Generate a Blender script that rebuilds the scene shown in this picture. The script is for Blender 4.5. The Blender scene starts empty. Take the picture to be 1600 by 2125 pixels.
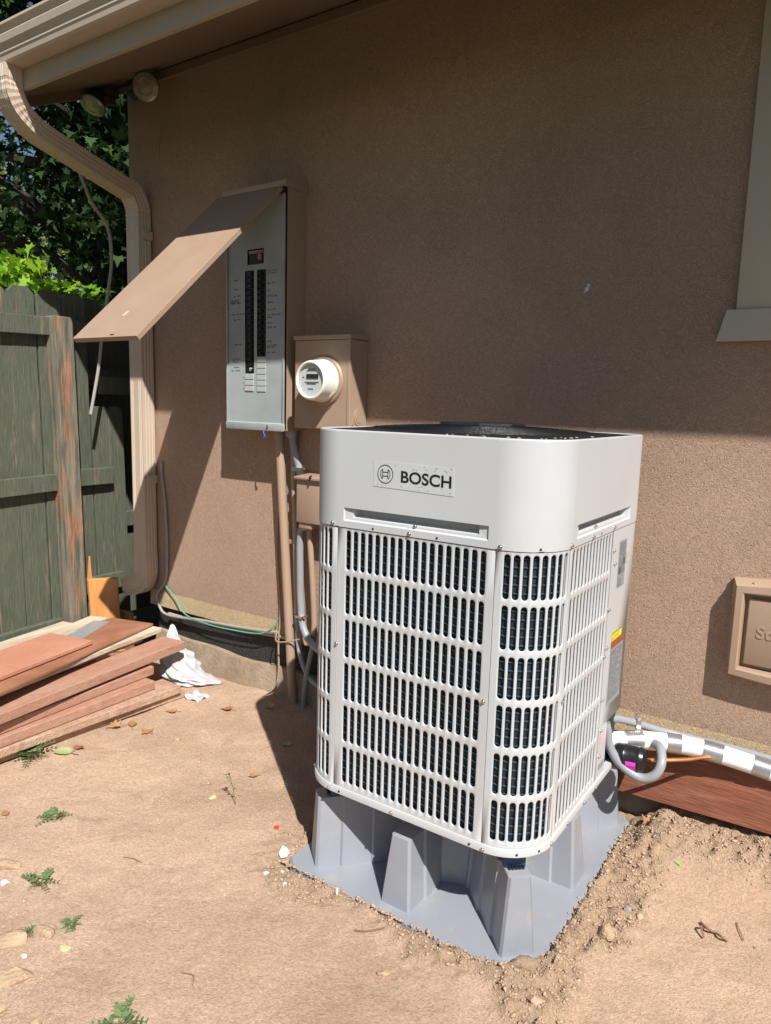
import bpy, bmesh, math, random
import numpy as np
from mathutils import Vector, Matrix
R = math.radians
random.seed(7); rng = np.random.default_rng(7)
scene = bpy.context.scene
col = scene.collection

# ------------------------------------------------------------------ camera
cam_d = bpy.data.cameras.new('camera')
cam = bpy.data.objects.new('camera', cam_d); col.objects.link(cam)
scene.camera = cam
cam_d.sensor_fit = 'HORIZONTAL'; cam_d.sensor_width = 36.0
cam_d.lens = 1498.8 / 1600 * 36
cam_d.clip_start = .02; cam_d.clip_end = 2000
_p, _ro, _y = .1493, .0277, -.5937
_f = Vector((math.sin(_y)*math.cos(_p), math.cos(_y)*math.cos(_p), -math.sin(_p)))
_r = Vector((math.cos(_y), -math.sin(_y), 0)); _u = _r.cross(_f)
_r2 = math.cos(_ro)*_r + math.sin(_ro)*_u; _u2 = -math.sin(_ro)*_r + math.cos(_ro)*_u
cam.matrix_world = Matrix(((_r2.x, _u2.x, -_f.x, .9535), (_r2.y, _u2.y, -_f.y, -1.5327),
                           (_r2.z, _u2.z, -_f.z, 1.3781), (0, 0, 0, 1)))
scene.render.resolution_x = 771; scene.render.resolution_y = 1024

# ------------------------------------------------------------------ light
SUN = Vector((1.34, -1.0, 1.88)).normalized()          # towards the sun
world = bpy.data.worlds.new('World'); scene.world = world; world.use_nodes = True
nt = world.node_tree; nt.nodes.clear()
sky = nt.nodes.new('ShaderNodeTexSky'); sky.sky_type = 'NISHITA'; sky.sun_disc = False
sky.sun_elevation = math.asin(SUN.z); sky.sun_rotation = math.atan2(SUN.x, SUN.y)
sky.air_density = 1.0; sky.dust_density = .6
bg = nt.nodes.new('ShaderNodeBackground'); bg.inputs['Strength'].default_value = .052
wo = nt.nodes.new('ShaderNodeOutputWorld')
nt.links.new(sky.outputs[0], bg.inputs[0]); nt.links.new(bg.outputs[0], wo.inputs[0])
sl = bpy.data.lights.new('sun', 'SUN'); sl.energy = 5.0; sl.angle = R(.53); sl.color = (1, .965, .91)
so = bpy.data.objects.new('sun', sl); col.objects.link(so)
so.rotation_euler = SUN.to_track_quat('Z', 'Y').to_euler(); so.location = (3, -3, 8)
vs = scene.view_settings
vs.view_transform = 'Standard'; vs.look = 'None'; vs.gamma = 1; vs.exposure = .52
vs.use_curve_mapping = False
scene.cycles.max_bounces = 8

# ------------------------------------------------------------------ materials
def nodes(m): return m.node_tree.nodes, m.node_tree.links
def pm(name, c, var=.12, vscale=14, rough=.6, bump=0, bscale=80, metal=0, c2=None, c2scale=4, c2pos=.55, c2soft=.12,
       spec=.5, detail=5, stretch=None, bdist=.01, trans=0, c2detail=4, c3=None, c3scale=9, c3pos=.68, c3soft=.05, island=0):
    """principled material: base colour with fine noise, optional second/third colour patches, optional bump"""
    m = bpy.data.materials.new(name); m.use_nodes = True
    N, L = nodes(m); b = N['Principled BSDF']
    b.inputs['Roughness'].default_value = rough; b.inputs['Metallic'].default_value = metal
    b.inputs['Specular IOR Level'].default_value = spec
    tc = N.new('ShaderNodeTexCoord'); vec = tc.outputs['Object']
    if stretch:
        mp = N.new('ShaderNodeMapping'); mp.inputs['Scale'].default_value = stretch
        L.new(vec, mp.inputs[0]); vec = mp.outputs[0]
    def noise(scale, det=4, dist=0):
        n = N.new('ShaderNodeTexNoise'); n.inputs['Scale'].default_value = scale; n.inputs['Detail'].default_value = det
        n.inputs['Distortion'].default_value = dist; L.new(vec, n.inputs['Vector']); return n
    col_ = None
    def mixc(a, bcol, fac):
        mx = N.new('ShaderNodeMix'); mx.data_type = 'RGBA'
        if isinstance(a, tuple): mx.inputs[6].default_value = (*a, 1)
        else: L.new(a, mx.inputs[6])
        mx.inputs[7].default_value = (*bcol, 1); L.new(fac, mx.inputs[0]); return mx.outputs[2]
    def patch(scale, pos, soft, det):
        n = noise(scale, det); r = N.new('ShaderNodeMapRange'); L.new(n.outputs['Fac'], r.inputs[0])
        r.inputs[1].default_value = pos - soft; r.inputs[2].default_value = pos + soft; return r.outputs[0]
    cur = c
    if c2: cur = mixc(cur, c2, patch(c2scale, c2pos, c2soft, c2detail))
    if c3: cur = mixc(cur, c3, patch(c3scale, c3pos, c3soft, 6))
    hsv = N.new('ShaderNodeHueSaturation')
    if isinstance(cur, tuple): hsv.inputs['Color'].default_value = (*cur, 1)
    else: L.new(cur, hsv.inputs['Color'])
    n = noise(vscale, detail); r = N.new('ShaderNodeMapRange'); L.new(n.outputs['Fac'], r.inputs[0])
    r.inputs[1].default_value = .25; r.inputs[2].default_value = .75
    r.inputs[3].default_value = 1 - var; r.inputs[4].default_value = 1 + var
    val = r.outputs[0]
    if island:
        g = N.new('ShaderNodeNewGeometry'); r2 = N.new('ShaderNodeMapRange'); L.new(g.outputs['Random Per Island'], r2.inputs[0])
        r2.inputs[3].default_value = 1 - island; r2.inputs[4].default_value = 1 + island
        mm = N.new('ShaderNodeMath'); mm.operation = 'MULTIPLY'; L.new(val, mm.inputs[0]); L.new(r2.outputs[0], mm.inputs[1]); val = mm.outputs[0]
        r3 = N.new('ShaderNodeMapRange'); L.new(g.outputs['Random Per Island'], r3.inputs[0])
        r3.inputs[3].default_value = .5 + island*.05; r3.inputs[4].default_value = .5 - island*.05; L.new(r3.outputs[0], hsv.inputs['Hue'])
    L.new(val, hsv.inputs['Value'])
    L.new(hsv.outputs[0], b.inputs['Base Color'])
    if bump:
        bn = noise(bscale, 6); bp = N.new('ShaderNodeBump'); bp.inputs['Strength'].default_value = bump
        bp.inputs['Distance'].default_value = bdist; L.new(bn.outputs['Fac'], bp.inputs['Height']); L.new(bp.outputs[0], b.inputs['Normal'])
    if trans:
        out = N['Material Output']; t = N.new('ShaderNodeBsdfTranslucent'); L.new(hsv.outputs[0], t.inputs[0])
        ms = N.new('ShaderNodeMixShader'); ms.inputs[0].default_value = trans
        L.new(b.outputs[0], ms.inputs[1]); L.new(t.outputs[0], ms.inputs[2]); L.new(ms.outputs[0], out.inputs[0])
    return m

def stucco(name, c, c2, relief=1.0):
    m = bpy.data.materials.new(name); m.use_nodes = True
    N, L = nodes(m); b = N['Principled BSDF']; b.inputs['Roughness'].default_value = .92; b.inputs['Specular IOR Level'].default_value = .2
    tc = N.new('ShaderNodeTexCoord').outputs['Object']
    def noise(s, d, dist=0, v=tc, rough=.5):
        n = N.new('ShaderNodeTexNoise'); n.inputs['Scale'].default_value = s; n.inputs['Detail'].default_value = d
        n.inputs['Distortion'].default_value = dist; n.inputs['Roughness'].default_value = rough; L.new(v, n.inputs['Vector']); return n.outputs['Fac']
    def rng_(v, a, bb, c_, d):
        r = N.new('ShaderNodeMapRange'); L.new(v, r.inputs[0])
        for i, x in enumerate((a, bb, c_, d)): r.inputs[i+1].default_value = x
        return r.outputs[0]
    def math_(op, a, bb):
        n = N.new('ShaderNodeMath'); n.operation = op
        for i, x in enumerate((a, bb)):
            if isinstance(x, (int, float)): n.inputs[i].default_value = x
            else: L.new(x, n.inputs[i])
        return n.outputs[0]
    # worm-like trowel ridges: |noise-.5| of a distorted noise
    n1 = noise(58, 1.6, 1.9); ridge = math_('ABSOLUTE', math_('SUBTRACT', n1, .5), 0)
    ridge = rng_(ridge, 0, .055, 0, 1)
    n2 = noise(130, 3, .6); n3 = noise(7, 3)
    h = math_('ADD', math_('MULTIPLY', ridge, .75), math_('MULTIPLY', n2, .45))
    h = math_('MULTIPLY', h, rng_(n3, .3, .7, .75, 1.1))
    bp = N.new('ShaderNodeBump'); bp.inputs['Strength'].default_value = .66*relief; bp.inputs['Distance'].default_value = .0046
    L.new(h, bp.inputs['Height']); L.new(bp.outputs[0], b.inputs['Normal'])
    mx = N.new('ShaderNodeMix'); mx.data_type = 'RGBA'; mx.inputs[6].default_value = (*c, 1); mx.inputs[7].default_value = (*c2, 1)
    L.new(rng_(noise(1.6, 7, .4), .38, .66, 0, 1), mx.inputs[0])
    hs = N.new('ShaderNodeHueSaturation'); L.new(mx.outputs[2], hs.inputs['Color']); L.new(rng_(noise(240, 2), .3, .7, .93, 1.06), hs.inputs['Value'])
    L.new(hs.outputs[0], b.inputs['Base Color'])
    return m

M = {}
M['stucco'] = stucco('brown_stucco', (.425, .290, .212), (.372, .252, .184))
M['stucco_raw'] = stucco('bare_stucco', (.56, .43, .27), (.48, .36, .22), 1.1)
M['concrete'] = pm('concrete', (.33, .25, .18), .15, 25, .9, .5, 60, c2=(.26, .19, .13), c2scale=6)
M['tar'] = pm('black_tar', (.022, .021, .02), .5, 90, .55, 1.0, 160, bdist=.012)
M['soffit'] = pm('soffit_paint', (.21, .145, .098), .05, 8, .8, .1, 60)
M['fascia'] = pm('fascia_paint', (.42, .33, .245), .04, 8, .55)
M['gutter'] = pm('gutter_metal', (.525, .425, .335), .03, 6, .38)
M['roof'] = pm('shingles', (.08, .07, .06), .3, 30, .95, .4, 40)
M['trim'] = pm('trim_paint', (.49, .42, .335), .03, 6, .55)
M['glass'] = pm('window_glass', (.02, .025, .03), .02, 4, .05)
M['bx'] = pm('brown_enclosure_paint', (.355, .245, .172), .04, 9, .48, .05, 300, c2=(.37, .262, .19), c2scale=5)
M['dead'] = pm('grey_steel_plate', (.365, .405, .41), .06, 7, .36, c2=(.31, .345, .34), c2scale=5, c3=(.33, .25, .16), c3scale=8, c3pos=.74, c3soft=.05)
M['black'] = pm('black_plastic', (.012, .012, .013), .1, 30, .4)
M['blank'] = pm('grey_filler', (.42, .45, .44), .03, 10, .5)
M['ink'] = pm('marker_ink', (.02, .022, .03), .05, 10, .6)
M['blueink'] = pm('blue_marker_ink', (.03, .07, .35), .05, 10, .6)
M['unit'] = pm('light_grey_enamel', (.505, .515, .532), .03, 5, .34, .03, 500, c2=(.485, .488, .490), c2scale=3, c2soft=.2)
M['coil'] = pm('coil_fins', (.010, .017, .027), .4, 60, .5, .3, 500)
M['tube'] = pm('coil_tube', (.05, .11, .16), .2, 60, .32, metal=.5)
M['dark'] = pm('dark_interior', (.012, .012, .014), .1, 20, .7)
M['fan'] = pm('black_top', (.010, .011, .014), .15, 40, .45, .25, 200)
M['zinc'] = pm('zinc_screw', (.72, .72, .72), .05, 40, .25, metal=1)
M['logo'] = pm('black_print', (.012, .012, .014), .05, 30, .45)
M['film'] = pm('clear_sticker', (.515, .526, .543), .02, 60, .28)
M['lab_grey'] = pm('label_grey', (.27, .28, .30), .05, 40, .5)
M['lab_text'] = pm('label_print', (.08, .085, .09), .1, 60, .5)
M['lab_yel'] = pm('label_yellow', (.78, .66, .02), .02, 20, .5)
M['lab_red'] = pm('label_red', (.32, .07, .03), .02, 20, .5)
M['pink'] = pm('pink_label', (.80, .42, .48), .03, 20, .5)
M['magenta'] = pm('magenta_label', (.82, .05, .58), .02, 20, .5)
M['white'] = pm('white_print', (.8, .8, .8), .02, 20, .5)
M['stand'] = pm('grey_moulded_plastic', (.265, .280, .320), .03, 8, .36, .10, 260, c2=(.285, .297, .33), c2scale=6, c3=(.345, .315, .285), c3scale=14, c3pos=.67, c3soft=.08)
M['blue'] = pm('blue_pad', (.012, .05, .14), .05, 20, .5)
M['meter'] = pm('cream_meter', (.80, .79, .72), .02, 10, .28)
M['face'] = pm('meter_face', (.50, .52, .52), .05, 60, .3)
M['lcd'] = pm('meter_display', (.02, .025, .02), .05, 30, .2)
M['pvc'] = pm('grey_conduit', (.27, .288, .312), .04, 30, .42)
M['pvc_dark'] = pm('dark_grey_conduit', (.24, .25, .27), .06, 30, .5)
M['cablegrey'] = pm('grey_cable', (.33, .30, .27), .05, 30, .5)
M['green'] = pm('green_wire', (.10, .36, .27), .05, 30, .45)
M['insul'] = pm('white_insulation', (.80, .80, .79), .03, 30, .55, .2, 300)
M['foil'] = pm('foil_tape', (.46, .47, .49), .10, 25, .32, .12, 30, metal=.8)
M['copper'] = pm('copper', (.72, .30, .14), .06, 20, .3, metal=.9)
M['drier'] = pm('black_canister', (.012, .012, .014), .05, 20, .3)
M['plastic_clear'] = pm('cloudy_plastic', (.52, .52, .53), .1, 20, .15, .3, 60)
M['bag'] = pm('white_bag', (.60, .60, .615), .03, 12, .5, .15, 40, trans=.25)
M['plank'] = pm('red_brown_plank', (.20, .066, .034), .28, 9, .72, .35, 14, stretch=(1.6, 14, 14), c2=(.25, .095, .055), c2scale=2)
M['comp'] = pm('reddish_deck_board', (.40, .205, .14), .16, 40, .78, .5, 120, c2=(.43, .255, .18), c2scale=5, stretch=(3, .8, 3))
M['comp2'] = pm('dusty_deck_board', (.41, .25, .175), .2, 40, .85, .6, 120, c2=(.46, .32, .23), c2scale=5)
M['redsheet'] = pm('red_stained_sheet', (.46, .205, .13), .08, 50, .6, .2, 90, c2=(.50, .25, .17), c2scale=4)
M['brownsheet'] = pm('brown_stained_sheet', (.29, .125, .070), .16, 12, .62, .15, 60, c2=(.35, .165, .10), c2scale=5)
M['weathered'] = pm('weathered_wood', (.55, .47, .36), .22, 10, .85, .5, 18, stretch=(10, 1, 10), c2=(.42, .34, .25), c2scale=2)
M['orange'] = pm('orange_cedar', (.60, .25, .075), .15, 10, .65, .2, 20, stretch=(5, 5, 1), c2=(.66, .32, .12), c2scale=3)
M['alum'] = pm('flashing', (.62, .68, .74), .05, 20, .35, metal=.7)
M['fence'] = pm('green_stained_board', (.086, .097, .068), .30, 12, .75, .4, 30, stretch=(12, 12, 1.0), c2=(.098, .107, .078), c2scale=2.2, c3=(.24, .15, .09), c3scale=3.0, c3pos=.70, c3soft=.09)
M['fencepost'] = pm('worn_green_post', (.090, .098, .075), .30, 10, .8, .5, 24, stretch=(14, 14, 1.1), c2=(.25, .205, .15), c2scale=2.4, c2pos=.50, c2soft=.12, c3=(.40, .155, .07), c3scale=2.6, c3pos=.61, c3soft=.06)
M['bark'] = pm('bark', (.055, .042, .032), .35, 20, .95, .8, 30, stretch=(3, 3, .6))
M['leaf_dark'] = pm('maple_leaf_dark', (.022, .050, .014), .2, 6, .6, island=.55, trans=.22, spec=.2)
M['leaf_bright'] = pm('shrub_leaf', (.22, .40, .025), .15, 8, .42, island=.35, trans=.38)
M['leaf_far'] = pm('far_leaf', (.20, .25, .075), .2, 4, .6, island=.6, trans=.35)
M['weed'] = pm('weed_leaf', (.13, .20, .075), .2, 40, .6, island=.3, trans=.2)
M['deadleaf'] = pm('dry_leaf', (.42, .235, .11), .25, 30, .7, trans=.2)
M['deadleaf2'] = pm('brown_leaf', (.28, .12, .06), .25, 30, .75, trans=.15)
M['paleleaf'] = pm('pale_green_leaf', (.42, .48, .22), .12, 40, .6, trans=.2)
M['rock'] = pm('tan_rock', (.46, .33, .215), .22, 40, .92, .8, 90, c2=(.37, .25, .16), c2scale=18)
M['rock2'] = pm('grey_rock', (.24, .24, .25), .15, 30, .85, .4, 60)
M['whitechip'] = pm('white_chip', (.68, .68, .67), .03, 30, .6)
M['yellowchip'] = pm('pale_yellow_chip', (.58, .49, .24), .03, 30, .6)
M['red'] = pm('red_plastic', (.55, .05, .03), .03, 30, .5)
M['limegreen'] = pm('lime_plastic', (.20, .60, .15), .03, 30, .5)
M['twig'] = pm('twig', (.20, .12, .07), .2, 30, .85)
M['lamp'] = pm('lamp_lens', (.36, .31, .27), .25, 30, .2, .3, 25, metal=.4)
M['lampbody'] = pm('lamp_housing', (.075, .055, .045), .05, 20, .5)
M['clod'] = pm('soil_clod', (.425, .302, .205), .18, 60, .95, .4, 220, island=.10)
M['pebble'] = pm('ground_pebble', (.46, .325, .23), .15, 60, .95, island=.5)

def dirt():
    m = bpy.data.materials.new('dry_dirt'); m.use_nodes = True
    N, L = nodes(m); b = N['Principled BSDF']; b.inputs['Roughness'].default_value = .95; b.inputs['Specular IOR Level'].default_value = .15
    tc = N.new('ShaderNodeTexCoord').outputs['Object']
    def noise(s, d, dist=0, rough=.55):
        n = N.new('ShaderNodeTexNoise'); n.inputs['Scale'].default_value = s; n.inputs['Detail'].default_value = d
        n.inputs['Distortion'].default_value = dist; n.inputs['Roughness'].default_value = rough; L.new(tc, n.inputs['Vector']); return n.outputs['Fac']
    def ramp(v, a, c):
        r = N.new('ShaderNodeMapRange'); L.new(v, r.inputs[0]); r.inputs[1].default_value = a; r.inputs[2].default_value = c; return r.outputs[0]
    def mix(a, cc, fac):
        mx = N.new('ShaderNodeMix'); mx.data_type = 'RGBA'
        if isinstance(a, tuple): mx.inputs[6].default_value = (*a, 1)
        else: L.new(a, mx.inputs[6])
        mx.inputs[7].default_value = (*cc, 1); L.new(fac, mx.inputs[0]); return mx.outputs[2]
    c = mix((.540, .378, .268), (.435, .297, .206), ramp(noise(1.3, 6), .44, .64))
    c = mix(c, (.585, .425, .312), ramp(noise(4.3, 6), .55, .75))
    c = mix(c, (.40, .285, .20), ramp(noise(11, 7, .6), .60, .76))
    sx = N.new('ShaderNodeSeparateXYZ'); L.new(tc, sx.inputs[0])
    dist = N.new('ShaderNodeVectorMath'); dist.operation = 'DISTANCE'; L.new(tc, dist.inputs[0]); dist.inputs[1].default_value = (-.3, .5, 0)
    wob = N.new('ShaderNodeMath'); wob.operation = 'MULTIPLY_ADD'; L.new(noise(1.6, 6), wob.inputs[0]); wob.inputs[1].default_value = 1.2; L.new(dist.outputs['Value'], wob.inputs[2])
    dark_surround = mix((.045, .060, .022), (.075, .075, .035), ramp(noise(9, 6), .4, .65))  # unseen dark outer ground, added to cut light bounced onto the wall
    ml = N.new('ShaderNodeMix'); ml.data_type = 'RGBA'; L.new(ramp(wob.outputs[0], 2.50, 2.75), ml.inputs[0]); L.new(c, ml.inputs[6]); L.new(dark_surround, ml.inputs[7]); c = ml.outputs[2]
    at = N.new('ShaderNodeAttribute'); at.attribute_name = 'dug'
    mx = N.new('ShaderNodeMix'); mx.data_type = 'RGBA'; L.new(at.outputs['Fac'], mx.inputs[0]); L.new(c, mx.inputs[6]); mx.inputs[7].default_value = (.375, .262, .176, 1); c = mx.outputs[2]
    hs = N.new('ShaderNodeHueSaturation'); L.new(c, hs.inputs['Color'])
    rr = N.new('ShaderNodeMapRange'); L.new(noise(120, 8, 0, .8), rr.inputs[0])
    for i, v in enumerate((.28, .72, .56, 1.38)): rr.inputs[i+1].default_value = v
    L.new(rr.outputs[0], hs.inputs['Value']); L.new(hs.outputs[0], b.inputs['Base Color'])
    ad = N.new('ShaderNodeMath'); ad.operation = 'MULTIPLY_ADD'; L.new(noise(45, 8, .3, .65), ad.inputs[0]); ad.inputs[1].default_value = 1.0; L.new(noise(220, 4, 0, .7), ad.inputs[2])
    bp = N.new('ShaderNodeBump'); bp.inputs['Strength'].default_value = .8; bp.inputs['Distance'].default_value = .007
    L.new(ad.outputs[0], bp.inputs['Height']); L.new(bp.outputs[0], b.inputs['Normal'])
    return m
M['dirt'] = dirt()

# ------------------------------------------------------------------ mesh helpers
class MB:
    def __init__(s): s.v = []; s.f = []
    def add(s, vs_, fs):
        o = len(s.v); s.v += [tuple(x) for x in vs_]; s.f += [tuple(i+o for i in f) for f in fs]; return s
    def box(s, a, b):
        (x0, y0, z0), (x1, y1, z1) = a, b
        return s.add([(x0,y0,z0),(x1,y0,z0),(x1,y1,z0),(x0,y1,z0),(x0,y0,z1),(x1,y0,z1),(x1,y1,z1),(x0,y1,z1)],
                     [(3,2,1,0),(4,5,6,7),(0,1,5,4),(1,2,6,5),(2,3,7,6),(3,0,4,7)])
    def obox(s, c, ax, ay, az):
        """oriented box: centre and three half-axis vectors (right handed)"""
        c, ax, ay, az = map(Vector, (c, ax, ay, az)); P = []
        for k in (-1, 1):
            for i, j in ((-1,-1),(1,-1),(1,1),(-1,1)): P.append(c + i*ax + j*ay + k*az)
        return s.add(P, [(3,2,1,0),(4,5,6,7),(0,1,5,4),(1,2,6,5),(2,3,7,6),(3,0,4,7)])
    def prism(s, pts, axis, a, b):
        """2D outline (ccw) extruded along an axis 'x','y','z' from a to b"""
        def m(p, t): return {'x': (t, p[0], p[1]), 'y': (p[0], t, p[1]), 'z': (p[0], p[1], t)}[axis]
        n = len(pts); P = [m(p, a) for p in pts] + [m(p, b) for p in pts]
        F = [tuple(range(n))[::-1], tuple(range(n, 2*n))] + [(i, (i+1) % n, n+(i+1) % n, n+i) for i in range(n)]
        return s.add(P, F)
    def loft(s, rings, cap0=True, cap1=True, closed=True):
        n = len(rings[0]); P = [p for r in rings for p in r]; F = []
        for k in range(len(rings)-1):
            for i in range(n if closed else n-1):
                j = (i+1) % n; F.append((k*n+i, k*n+j, (k+1)*n+j, (k+1)*n+i))
        if cap0: F.append(tuple(range(n))[::-1])
        if cap1: F.append(tuple((len(rings)-1)*n+i for i in range(n)))
        return s.add(P, F)
    def lathe(s, prof, o, axis, seg=20, cap0=True, cap1=True):
        o, a = Vector(o), Vector(axis).normalized(); t = a.orthogonal().normalized(); bt = a.cross(t)
        return s.loft([[o + a*h + r*(math.cos(2*math.pi*i/seg)*t + math.sin(2*math.pi*i/seg)*bt) for i in range(seg)] for r, h in prof], cap0, cap1)
    def tube(s, pts, rad, seg=8, rib=None):
        pts = [Vector(p) for p in pts]; n = len(pts); rings = []
        nrm = None
        for i, p in enumerate(pts):
            T = (pts[min(i+1, n-1)] - pts[max(i-1, 0)]).normalized()
            nrm = T.orthogonal().normalized() if nrm is None else (nrm - T*nrm.dot(T)).normalized()
            B = T.cross(nrm); r = rad(i/(n-1)) if callable(rad) else rad
            if rib and i % 2: r *= rib
            rings.append([p + r*(math.cos(2*math.pi*k/seg)*nrm + math.sin(2*math.pi*k/seg)*B) for k in range(seg)])
        return s.loft(rings)
    def sweep(s, prof, pts, fixed, which='S', scl=None, cap=True):
        pts = [Vector(p) for p in pts]; n = len(pts); fx = Vector(fixed); rings = []
        for i, p in enumerate(pts):
            a = (p - pts[i-1]).normalized() if i else (pts[1]-p).normalized()
            b = (pts[i+1]-p).normalized() if i < n-1 else a
            T = (a+b).normalized(); k = 1/max(.5, T.dot(a))
            if which == 'S': S = (fx - T*fx.dot(T)).normalized(); Nn = T.cross(S); ka, kb = 1, k
            else: Nn = (fx - T*fx.dot(T)).normalized(); S = Nn.cross(T); ka, kb = k, 1
            q = scl(i) if scl else 1
            rings.append([p + S*x*q*ka + Nn*y*q*kb for x, y in prof])
        return s.loft(rings, cap, cap)
    def build(s, name, mat, parent=None, smooth=True, bevel=0, angle=38, merge=0, origin=None, bseg=2):
        me = bpy.data.meshes.new(name); o = Vector((0, 0, 0))
        if parent is not None: o = wloc(parent)
        elif origin is not None: o = Vector(origin)
        me.from_pydata([(x-o.x, y-o.y, z-o.z) for x, y, z in s.v], [], s.f)
        if bevel or merge:
            bm = bmesh.new(); bm.from_mesh(me)
            if merge: bmesh.ops.remove_doubles(bm, verts=bm.verts, dist=merge)
            if bevel: bmesh.ops.bevel(bm, geom=list(bm.edges), offset=bevel, segments=bseg, profile=.5, affect='EDGES', clamp_overlap=True)
            bm.to_mesh(me); bm.free()
        if smooth:
            me.polygons.foreach_set('use_smooth', [True]*len(me.polygons)); me.set_sharp_from_angle(angle=R(angle))
        ob = bpy.data.objects.new(name, me); col.objects.link(ob)
        if mat is not None: me.materials.append(M[mat] if isinstance(mat, str) else mat)
        if parent is not None: ob.parent = parent
        else: ob.location = o
        return ob
def wloc(o):
    l = Vector(o.location)
    while o.parent: o = o.parent; l += o.location
    return l
def tag(o, label, cat, group=None):
    o['label'] = label; o['category'] = cat
    if group: o['group'] = group
    return o
def thing(name, label, cat, loc, group=None):
    o = bpy.data.objects.new(name, None); col.objects.link(o); o.location = loc; o.empty_display_size = .1
    return tag(o, label, cat, group)
def struct(o): o['kind'] = 'structure'; return o
def inst(src, name, parent, loc, rot=None):
    o = bpy.data.objects.new(name, src.data); col.objects.link(o)
    if parent is not None: o.parent = parent; o.location = Vector(loc) - wloc(parent)
    else: o.location = loc
    if rot is not None: o.rotation_euler = rot
    return o
def spline(pts, n=8):
    """Catmull-Rom through the points"""
    P = [Vector(p) for p in pts]; P = [2*P[0]-P[1]] + P + [2*P[-1]-P[-2]]; out = []
    for i in range(1, len(P)-2):
        for k in range(n):
            t = k/n; a, b, c, d = P[i-1], P[i], P[i+1], P[i+2]
            out.append(.5*((2*b) + (c-a)*t + (2*a-5*b+4*c-d)*t*t + (3*b-a-3*c+d)*t**3))
    out.append(P[-2]); return out
def text_mesh(txt, size, bold=0.0):
    cu = bpy.data.curves.new('t', 'FONT'); cu.body = txt; cu.size = size; cu.offset = bold; cu.align_x = 'LEFT'
    ob = bpy.data.objects.new('t', cu); col.objects.link(ob)
    bpy.context.view_layer.update()
    me = bpy.data.meshes.new_from_object(ob.evaluated_get(bpy.context.evaluated_depsgraph_get()))
    bpy.data.objects.remove(ob); bpy.data.curves.remove(cu); return me
def value_noise(x, y, s, seed):
    r = np.random.default_rng(seed); g = r.random((256, 256))
    X = x*s + 1000; Y = y*s + 1000; i = np.floor(X).astype(int); j = np.floor(Y).astype(int); fx = X-i; fy = Y-j
    fx = fx*fx*(3-2*fx); fy = fy*fy*(3-2*fy); i %= 256; j %= 256; i1 = (i+1) % 256; j1 = (j+1) % 256
    return (g[i, j]*(1-fx)+g[i1, j]*fx)*(1-fy) + (g[i, j1]*(1-fx)+g[i1, j1]*fx)*fy - .5
def sm(a, b, x): t = np.clip((x-a)/(b-a), 0, 1); return t*t*(3-2*t)

# ------------------------------------------------------------------ ground
YW = .9163
def dug_mask(x, y):
    """loosened soil around the stand"""
    n = value_noise(x, y, 7, 3)*.10 + value_noise(x, y, 17, 4)*.06
    dx = np.maximum(np.maximum(-.42-x, x-.41), 0); dy = np.maximum(-.04-y, 0)
    d = np.hypot(dx, dy) + n
    w = .075 + .015*sm(.1, .5, x) + .085*sm(.0, .35, y)*sm(.3, .5, x)
    m = 1 - sm(w-.035, w+.035, d)
    m *= sm(-.55, -.35, x) * (1 - .9*sm(.55, .80, x))
    m2 = sm(.60, .74, y + n*.6) * sm(.36, .44, x) * (1-.6*sm(.62, .9, x)*(1-sm(.66,.78,y)))
    return np.clip(np.maximum(m, m2), 0, 1)
def height(x, y):
    h = value_noise(x, y, .9, 1)*.022*sm(.3, 1.2, np.hypot(x, y-.4)) + value_noise(x, y, 3.1, 2)*.018 + value_noise(x, y, 8, 5)*.010
    h = h + value_noise(x, y, 21, 6)*.004 + value_noise(x, y, 55, 8)*.0022
    h = h - .004
    d = dug_mask(x, y)
    h = h + d*(value_noise(x, y, 26, 9)*.013 + value_noise(x, y, 60, 10)*.024 + .004 + .012*sm(.24, .36, x)*(1-sm(.05, .16, y)))
    berm = sm(.44, .80, y)*sm(.40, .52, x)
    h = h + .080*berm*(1+value_noise(x, y, 6, 11)*.25)
    inside = sm(-.415, -.38, x)*(1-sm(.375, .41, x))*sm(-.045, -.015, y)*(1-sm(.84, .88, y))
    cd = np.hypot(x-.405, y+.035) + value_noise(x, y, 30, 15)*.03
    inside = inside*sm(.055, .085, cd); h = h + .012*(1-sm(.05, .12, cd))
    h = h*(1-inside) - .03*inside
    return h
def axis_coords(lo, hi, step, far, n):
    a = np.arange(lo, hi+1e-6, step); g = np.geomspace(step*1.2, far, n)
    return np.concatenate([lo-g[::-1], a, hi+g])
gx = axis_coords(-2.5, 1.25, .0085, 300, 46); gy = axis_coords(-1.15, .93, .0085, 300, 46)
X, Y = np.meshgrid(gx, gy, indexing='ij'); Z = height(X, Y)
nx, ny = X.shape
me = bpy.data.meshes.new('ground')
idx = np.arange(nx*ny).reshape(nx, ny)
q = np.stack([idx[:-1, :-1], idx[1:, :-1], idx[1:, 1:], idx[:-1, 1:]], -1).reshape(-1, 4)
me.vertices.add(nx*ny); me.vertices.foreach_set('co', np.stack([X, Y, Z], -1).reshape(-1).astype(np.float32))
me.loops.add(q.size); me.loops.foreach_set('vertex_index', q.reshape(-1).astype(np.int32))
me.polygons.add(len(q)); me.polygons.foreach_set('loop_start', np.arange(0, q.size, 4, dtype=np.int32)); me.polygons.foreach_set('use_smooth', np.ones(len(q), bool))
me.update(calc_edges=True)
at = me.attributes.new('dug', 'FLOAT', 'POINT'); at.data.foreach_set('value', dug_mask(X, Y).reshape(-1).astype(np.float32))
me.materials.append(M['dirt'])
ground = struct(bpy.data.objects.new('ground', me)); col.objects.link(ground)
def gz(x, y): return float(height(np.array([x]), np.array([y]))[0])

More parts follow.
